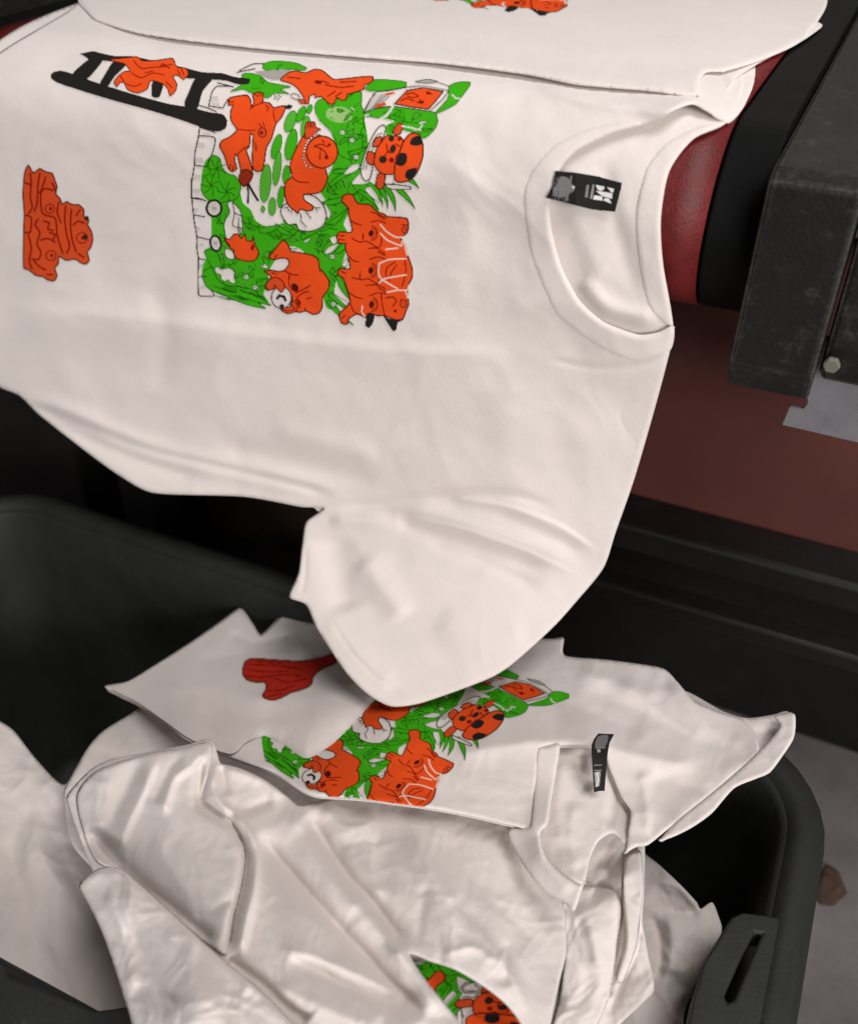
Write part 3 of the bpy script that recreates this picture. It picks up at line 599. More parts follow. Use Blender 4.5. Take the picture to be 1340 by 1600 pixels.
# ================================================================== conveyor
conv = empty('conveyor', 'red belt conveyor with dark metal side rails behind the hanging t-shirt', 'conveyor')
BX0 = -0.662
def belt_prof(r, y1=2.4):
    p = [(y1, r)]+[(-r*math.sin(a), r*math.cos(a)) for a in np.linspace(0, math.pi, 40)]+[(y1, -r)]
    return p
prof = belt_prof(RO)+[(2.4, -RO+.003)]+[(y, z) for y, z in belt_prof(RO-.003)[::-1]][0:]
n = len(belt_prof(RO)); po, pi_ = belt_prof(RO), belt_prof(RO-.003)
v, f = [], []
XS = np.linspace(BX0, .004, 30)
for x in XS:
    for (y, z) in po: v.append((x, y, z))
for x in XS:
    for (y, z) in pi_: v.append((x, y, z))
k = len(XS)
for i in range(k-1):
    for j in range(n-1):
        f.append((i*n+j, i*n+j+1, (i+1)*n+j+1, (i+1)*n+j)); o = k*n
        f.append((o+i*n+j, o+(i+1)*n+j, o+(i+1)*n+j+1, o+i*n+j+1))
for j in range(n-1):
    f.append((j, k*n+j, k*n+j+1, j+1)); e = (k-1)*n; f.append((e+j, e+j+1, k*n+e+j+1, k*n+e+j))
belt = mesh('belt', v, f, M_BELT, conv, smooth=True)
roller = cyl('roller', (BX0+.004, 0, 0), (1, 0, 0), RO-.0035, -BX0-.004, M_BLACK, conv, n=48)
for s, xe in ((1, 0.004), (-1, BX0)):
    # black rounded side guard, then the painted rail with its boxed end
    w = 0.036
    g = [(2.4, RO-.001)]+[(-(RO-.001)*math.sin(a), (RO-.001)*math.cos(a)) for a in np.linspace(0, math.pi, 36)]+[(2.4, -RO+.001)]
    a, b = (xe+s*.0015, xe+s*w)
    extrude_yz('side_guard', g, min(a, b), max(a, b), M_FLANGE, conv, bevel=0.002)
    a, b = xe+s*(w+.001), xe+s*(w+.058)
    rail = extrude_yz('side_rail', [(-.094, .057), (-.080, .062), (2.4, .062), (2.4, -.06), (-.02, -.06), (-.025, -.098), (-.075, -.098), (-.096, -.068)], min(a, b), max(a, b), M_RAIL, conv, bevel=0.0035)
    a, b = xe+s*(w+.060), xe+s*(w+.150)
    blk = extrude_yz('bearing_block', [(-.060, .030), (-.040, .078), (.10, .092), (2.4, .092), (2.4, -.05), (.0, -.05), (-.05, -.094), (-.062, -.06)], min(a, b), max(a, b), M_RAIL, conv, bevel=0.005)
    if s > 0:
        cyl('bolt', (xe+s*(w+.067), -.0625, -.072), (0, -1, 0), .006, .005, M_BOLT, blk, n=6)
        cyl('bolt', (xe+s*(w+.10), -.0625, .012), (0, -1, 0), .009, .005, M_BOLT, blk, n=6)
        # galvanised hanger plate with notches
        x0, x1, z0, z1 = .086, .26, -.150, -.07
        pl = [(x0, z1), (x0, -.120), (x0+.010, -.1205), (x0+.012, -.126), (x0+.010, -.132), (x0, -.1325), (x0-.002, z0), (x1, z0-.002), (x1, z1)]
        vv = [(x, -.028, z) for x, z in pl]+[(x, -.024, z) for x, z in pl]; q = len(pl)
        hp = mesh('hanger_plate', vv, [(i, i+q, (i+1) % q+q, (i+1) % q) for i in range(q)]+[tuple(range(q)), tuple(range(q, 2*q))[::-1]], M_GALV, conv, bevel=0.0008, seg=1)
        cyl('hole', (.150, -.0282, -.138), (0, -1, 0), .005, .0012, M_BLACK, hp, n=14, bevel=0)
# housing under the belt
box('housing_panel', -.78, .60, .215, .235, -.50, -.09, M_REDP, conv, bevel=.004)
box('cross_bar', -.80, .62, .150, .214, -.465, -.427, M_BLACK, conv, bevel=.006)
box('cross_bar', -.80, .62, .120, .150, -.520, -.497, M_BLACK, conv, bevel=.004)
box('side_cabinet', -1.5, -.845, .10, .50, -.895, -.30, M_BLACK, conv, bevel=.006)
box('lower_panel', -1.25, -.25, .36, .38, -.86, -.52, M_BROWN, conv, bevel=.004)
box('shade_panel', -.25, .62, .36, .38, -.895, -.52, M_BLACK, conv, bevel=.004)  # added black sheet, stands in for the deep shade under the machine
for x, y in ((-.735, .12), (.56, .12), (-.735, 1.9), (.56, 1.9)):
    lg = box('leg', x-.03, x+.03, y-.03, y+.03, -.885, -.07, M_BLACK, conv, bevel=.004)
    box('foot_plate', x-.05, x+.05, y-.05, y+.05, -.8995, -.8855, M_BLACK, lg, bevel=.002)

# ================================================================== bin
bin_ = empty('storage_bin', 'dark grey plastic bin filled with white printed t-shirts', 'bin')
BX = (-.78, .172); BY = (-.525, -.095); BZ = (-.885, -.45)
def rrect(x0, x1, y0, y1, r, n=8):
    p = []
    for cx, cy, a0 in ((x1-r, y1-r, 0), (x0+r, y1-r, 90), (x0+r, y0+r, 180), (x1-r, y0+r, 270)):
        for i in range(n+1):
            a = rad(a0+90*i/n); p.append((cx+r*math.cos(a), cy+r*math.sin(a)))
    return p
def loft(name, rings, mat, parent, cap=True, smooth=True):
    v, f = [], []; n = len(rings[0][0])
    for r, z in rings: v += [(x, y, z) for x, y in r]
    for k in range(len(rings)-1):
        for i in range(n): f.append((k*n+i, k*n+(i+1) % n, (k+1)*n+(i+1) % n, (k+1)*n+i))
    if cap: f.append(tuple(range(n))[::-1])
    o = mesh(name, v, f, mat, parent, smooth=smooth)
    return o
ins = lambda d, r=.075: rrect(BX[0]-d, BX[1]+d, BY[0]-d, BY[1]+d, r+d)
body = loft('body', [(ins(-.05), BZ[0]), (ins(-.04), BZ[0]+.02), (ins(-.006), BZ[1]-.07), (ins(0), BZ[1]-.012), (ins(.004), BZ[1]-.004)], M_BIN, bin_)
so = body.modifiers.new('wall', 'SOLIDIFY'); so.thickness = .004; so.offset = 1
rim = loft('rim', [(ins(.0045), BZ[1]-.006), (ins(.009), BZ[1]+.002), (ins(.016), BZ[1]+.004), (ins(.028), BZ[1]+.002), (ins(.036), BZ[1]-.006), (ins(.038), BZ[1]-.045), (ins(.034), BZ[1]-.047), (ins(.032), BZ[1]-.012), (ins(.0046), BZ[1]-.012)], M_BIN, bin_, cap=False)
# grip on the right end: a wide lug with a hand slot
def slab_with_slot(name, out, hole, z0, z1, parent, matt):
    import bmesh
    bm = bmesh.new()
    def ring(p, z): return [bm.verts.new((x, y, z)) for x, y in p]
    o0, o1, h0, h1 = ring(out, z0), ring(out, z1), ring(hole, z0), ring(hole, z1); no, nh = len(out), len(hole)
    for i in range(no): bm.faces.new((o0[i], o0[(i+1) % no], o1[(i+1) % no], o1[i]))
    for i in range(nh): bm.faces.new((h0[(i+1) % nh], h0[i], h1[i], h1[(i+1) % nh]))
    for O, H in ((o1, h1), (o0, h0)):
        ed = [bm.edges.get((O[i], O[(i+1) % no])) for i in range(no)]+[bm.edges.get((H[i], H[(i+1) % nh])) for i in range(nh)]
        bmesh.ops.triangle_fill(bm, edges=ed, use_beauty=True)
    bmesh.ops.recalc_face_normals(bm, faces=bm.faces)
    me = bpy.data.meshes.new(name); bm.to_mesh(me); bm.free()
    ob = link(name, me, matt, parent)
    bv = ob.modifiers.new('bevel', 'BEVEL'); bv.width = .004; bv.segments = 3; bv.limit_method = 'ANGLE'
    return ob
def on_z(px, py, z):
    d = rays([(px, py)])[0]; t = (z-CAM[2])/d[2]; p = CAM+t*d; return (p[0], p[1])
ZG = BZ[1]+.0025
out = [on_z(*q, ZG) for q in ((1186,1428),(1160,1425),(1142,1432),(1122,1465),(1098,1505),(1082,1560),(1072,1610),(1060,1690),(1215,1690),(1236,1600),(1252,1500),(1250,1440))]
hole = [on_z(*q, ZG) for q in ((1190,1458),(1178,1456),(1160,1490),(1140,1535),(1131,1556),(1136,1566),(1146,1563),(1166,1515))]
slab_with_slot('handle_grip', out, hole, ZG-.022, ZG, bin_, M_BIN)
# front-left rim rise that peeks into the lower left corner
out = [on_z(*q, BZ[1]+.02) for q in ((-120,1440),(-60,1472),(0,1502),(14,1526),(60,1543),(110,1563),(150,1578),(175,1575),(200,1571),(222,1580),(245,1595),(262,1640),(200,1760),(-200,1640))]
grip2 = slab_with_slot('front_lip', out, [on_z(*q, BZ[1]+.02) for q in ((40,1600),(90,1625),(80,1650),(30,1622))], BZ[1]-.03, BZ[1]+.02, bin_, M_BIN)

sc = [on_z(*q, -.90) for q in ((1264,1400),(1272,1372),(1290,1352),(1312,1362),(1322,1396),(1300,1420),(1278,1416))]
cx, cy = np.mean(sc, 0); rng = random.Random(5); vv = []; ff = []
for kk, (sc_, zz_) in enumerate(((1.0, -.899), (.9, -.894), (.55, -.889))):
    for x, y in sc: vv.append((cx+(x-cx)*sc_*rng.uniform(.85, 1.1), cy+(y-cy)*sc_*rng.uniform(.85, 1.1), zz_+(rng.uniform(-.003, .003) if kk else 0)))
q = len(sc)
for kk in range(2):
    for i in range(q): ff.append((kk*q+i, kk*q+(i+1) % q, (kk+1)*q+(i+1) % q, (kk+1)*q+i))
ff.append(tuple(range(2*q, 3*q))); ff.append(tuple(range(q))[::-1])
s_ = mesh('paper_scrap', vv, ff, M_SCRAP, None, bevel=.002)
s_['label'] = 'small crumpled brown scrap on the floor beside the bin'; s_['category'] = 'scrap'

# ================================================================== t-shirts
GB, GP = 't-shirts lying on the belt', 't-shirts piled in the bin'
# ---------------------------------------------------------------- A: printed shirt hanging off the belt end
A = empty('t_shirt', 'white t-shirt hanging over the belt end, its whole garden print and ladder in view', 't-shirt', group=GB)
A_FOLDS = [
    ([(34,628),(120,660),(230,702),(330,727),(440,752),(530,776)], -.0070, 8, 'ridge', .1),
    ([(700,778),(790,792),(870,822),(938,866)], .0042, 7, 'fold'),
    ([(620,806),(720,828),(820,862),(905,902)], .0042, 8, 'fold'),
    ([(660,848),(760,880),(850,925)], -.0030, 10, 'ridge'),
    ([(0,488),(200,500),(420,530),(620,552),(820,560)], .0050, 26, 'fold'),
    ([(20,612),(120,652),(230,700),(330,728),(430,748),(540,770)], 0.0081, 16, 'ridge'),
    ([(60,640),(160,695),(240,728),(330,752)], -0.0068, 13, 'ridge'),
    ([(330,690),(420,712),(520,735),(600,752)], -0.0047, 16, 'ridge'),
    ([(420,668),(500,690),(600,716)], 0.0041, 18, 'ridge'),
    ([(508,800),(600,786),(700,775),(800,774),(880,800)], -0.0041, 9, 'ridge'),
    ([(600,792),(680,806),(760,832),(850,862),(915,892)], 0.0065, 14, 'ridge'),
    ([(580,800),(660,826),(760,858),(860,890)], -0.0061, 14, 'ridge'),
    ([(660,775),(780,800),(870,840),(925,868)], -0.0041, 12, 'ridge'),
    ([(510,812),(570,815),(640,812)], 0.0057, 12, 'ridge'),
    ([(560,870),(600,920),(632,970)], 0.0068, 22, 'ridge'),
    ([(520,830),(530,900),(545,960)], -0.0081, 26, 'ridge'),
    ([(500,960),(560,1020),(620,1080)], 0.0027, 16, 'ridge'),
    ([(478,850),(476,905),(470,930)], -0.0016, 4, 'ridge'),
    ([(512,962),(552,1022),(592,1062),(640,1090)], -0.0014, 4, 'ridge'),
    ([(680,960),(760,1000),(830,990)], 0.0041, 30, 'ridge'),
    ([(820,560),(790,640),(800,760),(850,850)], .0022, 30, 'ridge'),
    ([(880,560),(870,680),(900,800)], -.0020, 30, 'ridge'),
    ([(0,520),(140,500),(300,520),(420,560)], 0.0047, 40, 'ridge'),
    ([(240,430),(260,520),(250,620)], -0.0041, 22, 'ridge'),
    ([(850,560),(930,575),(1000,570),(1045,555)], -0.0016, 6, 'ridge'),
    ([(830,130),(930,160),(1020,170),(1110,165)], 0.0061, 12, 'ridge'),
    ([(0,120),(110,60),(250,80)], 0.0027, 25, 'ridge'),
    ([(150,150),(140,330),(180,480)], -0.0024, 40, 'ridge'),
    ([(700,200),(730,330),(700,480)], 0.0027, 36, 'ridge'),
]
A_H = [(-60,300,.016),(300,60,.012),(900,100,.014),(500,300,.014),(0,560,.02),(400,760,.012),(600,560,.022),(1000,600,.010),(940,880,.004),(860,330,.019),(940,500,.020),(1000,530,.018),(900,240,.020),(1080,165,.034),(1100,60,.008),(1120,10,.006),(1000,190,.022),(780,330,.014),(640,1100,.012),(480,820,.008),(760,980,.024),(1130,190,.012)]
A_OUT = [(110,15),(60,45),(0,82),(-60,135),(-80,300),(-75,450),(-45,575),(0,605),(30,618),(60,647),(130,702),(185,742),(240,770),(380,776),(470,792),(505,795),(478,816),(472,848),(466,895),(452,932),(478,945),(495,982),(540,1050),(575,1085),(612,1104),(660,1098),(760,1062),(800,1038),(862,982),(900,940),(942,888),(962,830),(990,750),(1022,640),(1047,545),(1052,512),(1028,520),(1000,524),(972,516),(940,502),(905,470),(878,420),(864,370),(860,322),(872,272),(900,238),(955,210),(1000,197),(1035,186),(1060,168),(1082,161),(1100,170),(1120,185),(1140,192),(1165,160),(1185,95),(1150,20),(700,-20),(300,-30),(150,-15)]
sA = Sheet(A_OUT, t_drape, A_H, A_FOLDS, edge=(9, .003), wr=(.0034, 120, .3), seed=2)
sA.build('front_panel', A)
# back of the shirt, seen through the neck
sAb = Sheet([(120,5),(-40,110),(-50,430),(20,600),(240,755),(470,780),(560,900),(560,1000),(640,1060),(760,1030),(850,950),(920,880),(985,740),(1030,600),(1050,512),(1034,410),(1031,340),(1044,268),(1082,216),(1136,188),(1160,120),(1120,30),(700,0),(300,-10)],
            t_drape, [(300,200,.006),(900,300,.007),(1000,450,.008),(500,700,.0055),(700,1000,-.012)],
            [([(900,250),(905,350),(950,460)], .003, 20), ([(940,240),(960,350),(1000,470)], -.003, 16), ([(905,430),(950,480),(1030,500)], .006, 14)], edge=None, wr=(.001, 60, 1.2), seed=4, step=4)
sAb.build('back_panel', A)
# ribbed collar: a band round the front neckline and one across the back
neck = [(1052,510),(1028,519),(1000,523),(972,515),(940,501),(905,469),(878,419),(864,370),(860,322),(872,272),(900,238),(955,210),(1000,196)]
seam = [(985,186),(930,196),(870,222),(832,262),(816,305),(822,370),(832,412),(866,489),(905,524),(947,550),(1000,568),(1046,548)]
class On(Sheet):                                  # a strip sewn onto another sheet: same drape, a little proud
    def __init__(s, host, outline, lift, **k):
        super().__init__(outline, host.base, [(0, 0, 0)], **k); s.host = host; s.lift0 = lift
    def height(s, P):
        h = s.host.height(P)+s.lift0
        if s.edge:
            d, _, _ = seg_dist(P, s.out[::2], True, s.edge[0]+1); q = np.clip(1-d/s.edge[0], 0, 1); h = h-s.edge[1]*(1-np.sqrt(np.maximum(1-q*q, 0)))
        return h
On(sA, neck+seam, .0012, edge=(10, .0022)).build('collar', A, thick=0)
bcol = [(1136,190),(1082,218),(1045,268),(1032,340),(1035,410),(1051,511),(1028,500),(1008,470),(994,400),(991,330),(1008,262),(1040,222),(1090,196)]
On(sAb, bcol, .0014, edge=(10, .0026)).build('back_collar', A, thick=0)
decal('printed_graphic', A, sA, ART, (60, 75, 745, 525), clip=[(70,70),(760,70),(760,530),(280,530),(280,330),(70,240)], step=1.2)
decal('printed_emblem', A, sA, ART, (25, 245, 160, 450), step=1.2)
# neck label, lifting off the cloth at its free end
LAB = Canvas(835, 235, 170, 125, 6)
def draw_label(c):
    z = zz(840, 240, 8.375)
    c.fill([(838,236),(1000,236),(1000,355),(838,355)], (0.016, 0.015, 0.013), smooth=False)
    r = random.Random(2); G1, G2, WH = (.20, .20, .20), (.25, .23, .20), (.80, .76, .76)
    c.fill(z(250,390, 300,300, 400,320, 430,380, 470,420, 470,490, 410,520, 360,560, 300,580, 210,550, 195,480), G1)
    for k in range(46):
        y = r.uniform(295, 585); x = r.uniform(200, 400); c.stroke(z(x, y, x+r.uniform(-14, 14), y+r.uniform(25, 55)), r.choice([G1, G2, (.10, .10, .10)]), r.uniform(.5, 1.3), smooth=False)
    c.stroke(z(435,300, 425,385), G1, 2.2, False); c.stroke(z(400,520, 365,615), G1, 2.2, False); c.fill(z(440,430, 485,425, 470,470), WH, smooth=False)
    c.fill(z(635,410, 670,412, 650,580, 612,570), G2, smooth=False); c.fill(z(715,400, 740,405, 712,595, 678,588), (.30, .30, .31), smooth=False)
    for P in [z(758,408, 872,432, 862,470, 830,486, 790,480, 765,440), z(900,438, 995,460, 988,500, 965,512), z(755,488, 860,498, 850,560, 830,548), z(850,498, 975,520, 970,590, 850,560), z(735,545, 840,560, 845,615, 722,600), z(850,610, 880,580, 930,590, 960,655)]: c.fill(P, WH, smooth=False)
draw_label(LAB)
lab_out = [(867,267),(900,270),(930,275),(971,286),(966,308),(960,331),(920,326),(885,317),(853,309),(864,290)]
class LabelOn(On):
    def height(s, P):
        q = np.clip((940-P[:, 0])/80, 0, 1)
        return s.host.height(P)*0+s.lift0+s.h0+.010*q**1.4+.0008*np.sin(P[:, 1]*.12)
sL = LabelOn(sAb, lab_out, .0035, edge=None, smooth=False); sL.h0 = float(sAb.height(np.array([[950., 305.]]))[0])+.003
# keep the label clear of the neckline it crosses
sLh = float(sA.height(np.array([[866., 300.]]))[0])
_old = sL.height
sL.height = lambda P: np.maximum(_old(P), np.where(P[:, 0] < 900, sLh+.0045, 0))
lab = sL.build('neck_label', A, mat('label_black', (0.016, 0.015, 0.013, 1), .7, spec=.2), thick=.0006)
decal('label_text', lab, sL, LAB, (845, 262, 975, 335), step=.7, lift=.0004, mat=M_LABEL)

# ---------------------------------------------------------------- B: next shirt lying higher on the belt
B = empty('t_shirt', 'white t-shirt lying flat on the belt behind the hanging one, print cut by top edge', 't-shirt', group=GB)
B_OUT = [(118,-12),(128,8),(150,31),(210,50),(280,62),(400,76),(560,90),(690,100),(820,117),(900,133),(1000,142),(1090,151),(1094,128),(1102,114),(1130,112),(1182,97),(1232,76),(1262,58),(1284,40),(1270,30),(1268,14),(1282,-6),(1290,-60),(900,-120),(400,-120),(80,-80)]
def t_top(P):
    return t_belt(P)
sB = Sheet(B_OUT, t_drape, [(150,20,.028),(600,60,.029),(1000,100,.034),(1095,125,.040),(1200,60,.026),(700,-60,.028),(300,-40,.027)],
           [([(160,45),(300,58),(560,82),(820,108),(1080,140)], .0050, 14, 'ridge', .05), ([(150,10),(420,30),(620,62),(760,80),(900,100)], -.0042, 16, 'ridge'), ([(560,30),(760,60),(940,75),(1100,80)], .003, 18, 'ridge')], edge=(12, .010), wr=(.0024, 90, .15), seed=6)
sB.build('front_panel', B)
sBb = Sheet([(125,-5),(150,24),(280,54),(560,82),(820,108),(1000,134),(1090,148),(1135,143),(1150,120),(1180,100),(1262,50),(1285,-10),(900,-100),(400,-100)], t_drape, [(150,20,.021),(600,60,.020),(1000,100,.018),(1120,130,.015),(1200,60,.020),(700,-60,.020)], edge=None, wr=(.001, 90, .2), seed=8, step=5)
sBb.build('back_panel', B)
invB = affine_inv([(600,510),(535,480),(640,470),(330,450),(560,200)], [(822,24),(745,6),(893,0),(480,-36),(830,-110)])
decal("printed_graphic", B, sB, ART, (480, -118, 1000, 32), inv=invB, step=1.3)

# ---------------------------------------------------------------- pile in the bin
D = empty('t_shirt', 'shaded white t-shirt heaped at the left end of the bin', 't-shirt', group=GP)
sD = Sheet([(-160,1080),(-40,1108),(0,1127),(22,1142),(50,1178),(82,1214),(98,1226),(108,1224),(132,1260),(210,1340),(290,1480),(340,1640),(-160,1640)], t_pile,
           [(-100,1200,-0.095),(0,1130,-0.105),(80,1260,-0.103),(0,1400,-0.070),(150,1450,-0.095),(60,1580,-0.060),(220,1600,-0.095)],
           [([(20,1160),(60,1240),(60,1320),(120,1420),(180,1540)], 0.0086, 26), ([(0,1300),(40,1400),(60,1520),(70,1600)], -0.0072, 20), ([(60,1250),(20,1330),(30,1420)], -0.0058, 22), ([(70,1440),(100,1520),(110,1590)], 0.0065, 13), ([(30,1450),(50,1530),(55,1590)], 0.0043, 12), ([(60,1210),(100,1260),(90,1320)], 0.0058, 20), ([(90,1330),(140,1420),(170,1500)], -0.0058, 16)], edge=(6, .002), wr=(0.0032, 55, 1.2), seed=9, crease=1.9, soft=False)
sD.build('body', D)

E_ = empty('t_shirt', 'largest crumpled white t-shirt filling the front of the bin, long diagonal folds', 't-shirt', group=GP)
# layer that rises behind it on the left, in the shade of the shirt above
sE0 = Sheet([(100,1240),(112,1212),(135,1172),(160,1143),(200,1118),(226,1104),(270,1120),(330,1150),(420,1185),(500,1222),(590,1236),(580,1280),(480,1330),(250,1420),(120,1330)], t_pile,
            [(130,1200,-0.058),(226,1110,-0.064),(330,1180,-0.052),(440,1240,-0.046),(250,1300,-0.050)], [([(140,1170),(200,1185),(260,1175)], -0.0043, 12)], edge=(8, .003), wr=(0.0024, 60, .6), seed=12, crease=1.9, soft=False, step=4)
sE0.build('back_panel', E_)
E_F = [
    ([(316,1180),(312,1225),(312,1255),(330,1268),(362,1290),(384,1330),(380,1380),(366,1430),(356,1495)], -.0190, 7, 'ridge', .08),
    ([(338,1185),(332,1230),(346,1258),(376,1282),(400,1328),(396,1390),(384,1440),(374,1500)], .0110, 11, 'fold', .1),
    ([(135,1290),(160,1330),(200,1365),(270,1420),(340,1480)], -.0200, 13, 'ridge', .1),
    ([(225,1178),(200,1230),(165,1300)], -.0085, 17, 'ridge'),
    ([(246,1180),(226,1230),(194,1300),(188,1330)], .007, 11, 'fold'),
    ([(160,1210),(150,1260),(160,1300)], .005, 16, 'ridge'),
    ([(328,1165),(300,1195),(272,1215),(250,1280)], .0085, 12, 'fold'),
    ([(288,1180),(266,1200),(238,1260)], -.005, 10, 'ridge'),
    ([(345,1195),(365,1205),(410,1222),(445,1250)], .006, 10, 'ridge'),
    ([(350,1275),(390,1265),(430,1248)], -.0075, 8, 'ridge'),
    ([(355,1245),(350,1215),(345,1195)], -.006, 7, 'ridge'),
    ([(400,1300),(475,1389),(523,1441),(601,1523),(665,1590)], -.0230, 16, 'ridge', .12),
    ([(448,1255),(512,1363),(575,1430),(636,1505),(690,1590)], .0120, 20, 'ridge', .1),
    ([(478,1270),(542,1370),(579,1408),(634,1484)], -.0230, 15, 'ridge', .12),
    ([(448,1494),(493,1516),(557,1546),(645,1580)], -.0110, 13, 'ridge'),
    ([(430,1478),(500,1500),(570,1528),(650,1562)], .006, 14, 'ridge'),
    ([(420,1540),(520,1580),(600,1610)], .006, 22, 'ridge'),
    ([(300,1430),(330,1425),(370,1400)], -.0045, 9, 'ridge'),
    ([(355,1500),(420,1545),(480,1600)], -.0160, 10, 'ridge', .05),
    ([(560,1262),(580,1310),(576,1360),(600,1420)], .006, 20, 'fold'),
    ([(636,1275),(660,1340),(715,1425),(785,1505),(830,1600)], .0095, 17, 'fold'),
    ([(690,1290),(725,1360),(780,1420),(842,1480)], -.005, 20, 'ridge'),
    ([(664,1380),(658,1430),(650,1485)], -.005, 14, 'ridge'),
    ([(700,1400),(742,1450),(772,1500)], -.005, 10, 'ridge'),
    ([(690,1492),(740,1480),(775,1505)], .004, 10, 'ridge'),
    ([(770,1500),(790,1480),(788,1545)], -.006, 10, 'ridge'),
    ([(500,1262),(540,1292),(592,1284)], .005, 12, 'fold'),
    ([(520,1330),(560,1315),(600,1320)], -.004, 12, 'ridge'),
]
sE1 = Sheet([(104,1250),(118,1226),(145,1200),(175,1186),(225,1176),(290,1164),(322,1155),(334,1160),(340,1178),(346,1193),(372,1199),(410,1216),(444,1240),(466,1258),(490,1254),(520,1246),(580,1243),(680,1258),(770,1276),(800,1296),(826,1340),(856,1376),(876,1402),(884,1440),(884,1490),(872,1540),(860,1600),(850,1650),(826,1650),(815,1605),(790,1570),(758,1544),(712,1516),(670,1502),(641,1492),(668,1535),(699,1572),(722,1605),(740,1650),(300,1650),(260,1540),(210,1450),(160,1390),(132,1330)], t_pile,
            [(120,1280,.012),(200,1230,.035),(330,1165,.056),(300,1330,.058),(440,1255,.050),(470,1420,.085),(610,1490,.078),(200,1400,.030),(350,1560,.085),(700,1610,.080),(160,1620,.04),(560,1600,.09),(560,1265,.036),(760,1290,.030),(680,1400,.064),(820,1420,.036),(760,1510,.066),(850,1500,.034),(840,1620,.05),(560,1360,.056),(665,1515,.074)],
            E_F, edge=(6, .0025), wr=(0.0024, 60, .9), seed=14, crease=1.9, soft=False)
sE1.build('front_panel', E_)
sE5 = On(sE1, [(130,1300),(120,1242),(152,1204),(225,1179),(290,1167),(322,1159),(333,1166),(330,1190),(319,1225),(315,1250),(332,1264),(362,1286),(384,1330),(380,1380),(367,1430),(352,1492),(300,1454),(240,1402),(190,1364),(152,1346)], .0065, edge=(9, .0045))
sE5.build('hem_fold', E_)
sE2 = Sheet([(124,1386),(132,1372),(152,1358),(175,1354),(198,1364),(240,1400),(290,1446),(350,1500),(405,1545),(450,1590),(500,1650),(215,1660),(206,1600),(190,1545),(165,1470),(140,1415)], t_pile,
            [(150,1370,.060),(250,1440,.085),(180,1470,.062),(350,1520,.098),(300,1590,.105),(220,1600,.075),(450,1620,.10)],
            [([(170,1370),(230,1450),(300,1530),(360,1600)], 0.0072, 26), ([(200,1430),(230,1510),(280,1580)], -0.0058, 18), ([(160,1390),(190,1460),(215,1560)], 0.0043, 12), ([(200,1540),(240,1550),(280,1575)], -0.0036, 12)], edge=(12, .007), wr=(0.0032, 55, .9), seed=17, crease=1.9, soft=False)
sE2.build('sleeve', E_)
# inside of the fold: a triangle of print shows between the two layers
sG = Sheet([(600,1440),(700,1480),(800,1520),(860,1600),(880,1670),(660,1670),(610,1530)], t_pile, [(640,1490,.030),(760,1540,.022),(800,1640,.024),(680,1620,.03)], edge=None, wr=(0.0016, 60, .8), seed=22, crease=1.9, soft=False, step=4)
sG.build('inner_panel', E_)
invG = affine_inv([(543,308),(594,285),(605,250),(565,265),(640,235)], [(690,1525),(722,1568),(765,1568),(740,1537),(786,1600)])
decal('printed_graphic', E_, sG, ART, (630, 1480, 830, 1620), inv=invG, step=1.3)

F_ = empty('t_shirt', 'white t-shirt crushed against the slotted grip at the right end of the bin', 't-shirt', group=GP)
sF1 = Sheet([(985,1320),(1010,1336),(1030,1352),(1062,1382),(1088,1410),(1094,1420),(1112,1410),(1122,1432),(1127,1455),(1112,1490),(1092,1530),(1070,1580),(1050,1650),(880,1660),(880,1560),(940,1400)], t_pile,
            [(1000,1340,-0.101),(1060,1390,-0.093),(1120,1440,-0.087),(1020,1480,-0.101),(1080,1560,-0.099),(950,1600,-0.105),(1100,1500,-0.089)],
            [([(1005,1375),(1060,1385),(1092,1420)], 0.0072, 10), ([(1006,1400),(1050,1425),(1095,1424)], -0.0050, 8), ([(1014,1420),(1030,1470),(1028,1540)], -0.0101, 12), ([(1045,1425),(1050,1480),(1045,1530)], 0.0072, 16), ([(1120,1450),(1090,1500),(1050,1530)], 0.0029, 20), ([(1040,1540),(1080,1550),(1060,1600)], -0.0086, 18)], edge=(6, .002), wr=(0.0040, 45, 1.0), seed=24, crease=1.9, soft=False)
sF1.build('body', F_)
sF2 = Sheet([(760,1275),(820,1270),(880,1290),(930,1272),(965,1272),(1004,1300),(1006,1380),(1003,1440),(1008,1470),(1018,1520),(1022,1548),(1000,1572),(960,1610),(940,1660),(815,1660),(850,1590),(868,1500),(862,1430),(860,1400),(820,1370),(780,1320)], t_pile,
            [(780,1300,.004),(900,1350,-0.040),(1000,1330,-0.034),(1000,1460,-0.042),(1018,1540,-0.046),(880,1500,-0.054),(930,1450,-0.036),(950,1560,-0.054),(860,1620,-0.056),(930,1640,-0.060)],
            [([(935,1330),(950,1360),(930,1400),(940,1410)], -0.0072, 11), ([(925,1385),(960,1395),(968,1420),(962,1470),(950,1560)], -0.0086, 8, 'ridge', .06), ([(975,1340),(972,1400),(985,1470),(975,1530)], 0.0072, 13), ([(1000,1430),(996,1480),(975,1530),(950,1590)], -0.0072, 8), ([(905,1410),(925,1460),(935,1520)], 0.0086, 18), ([(870,1480),(850,1520),(870,1590)], -0.0086, 20), ([(838,1500),(842,1530),(850,1560)], 0.0058, 8)], edge=(6, .002), wr=(0.0032, 50, 1.5), seed=27, crease=1.9, soft=False)
sF2.build('sleeve', F_)
On(sF2, [(922,1384),(958,1392),(970,1420),(964,1470),(950,1560),(905,1650),(850,1655),(872,1560),(880,1480),(872,1420),(890,1392)], .0080, edge=(8, .0045)).build('hem_fold', F_)
On(sF2, [(976,1340),(1000,1330),(1005,1380),(1000,1430),(994,1480),(972,1535),(962,1530),(976,1470),(972,1400)], .0060, edge=(6, .0035)).build('hem_fold', F_)

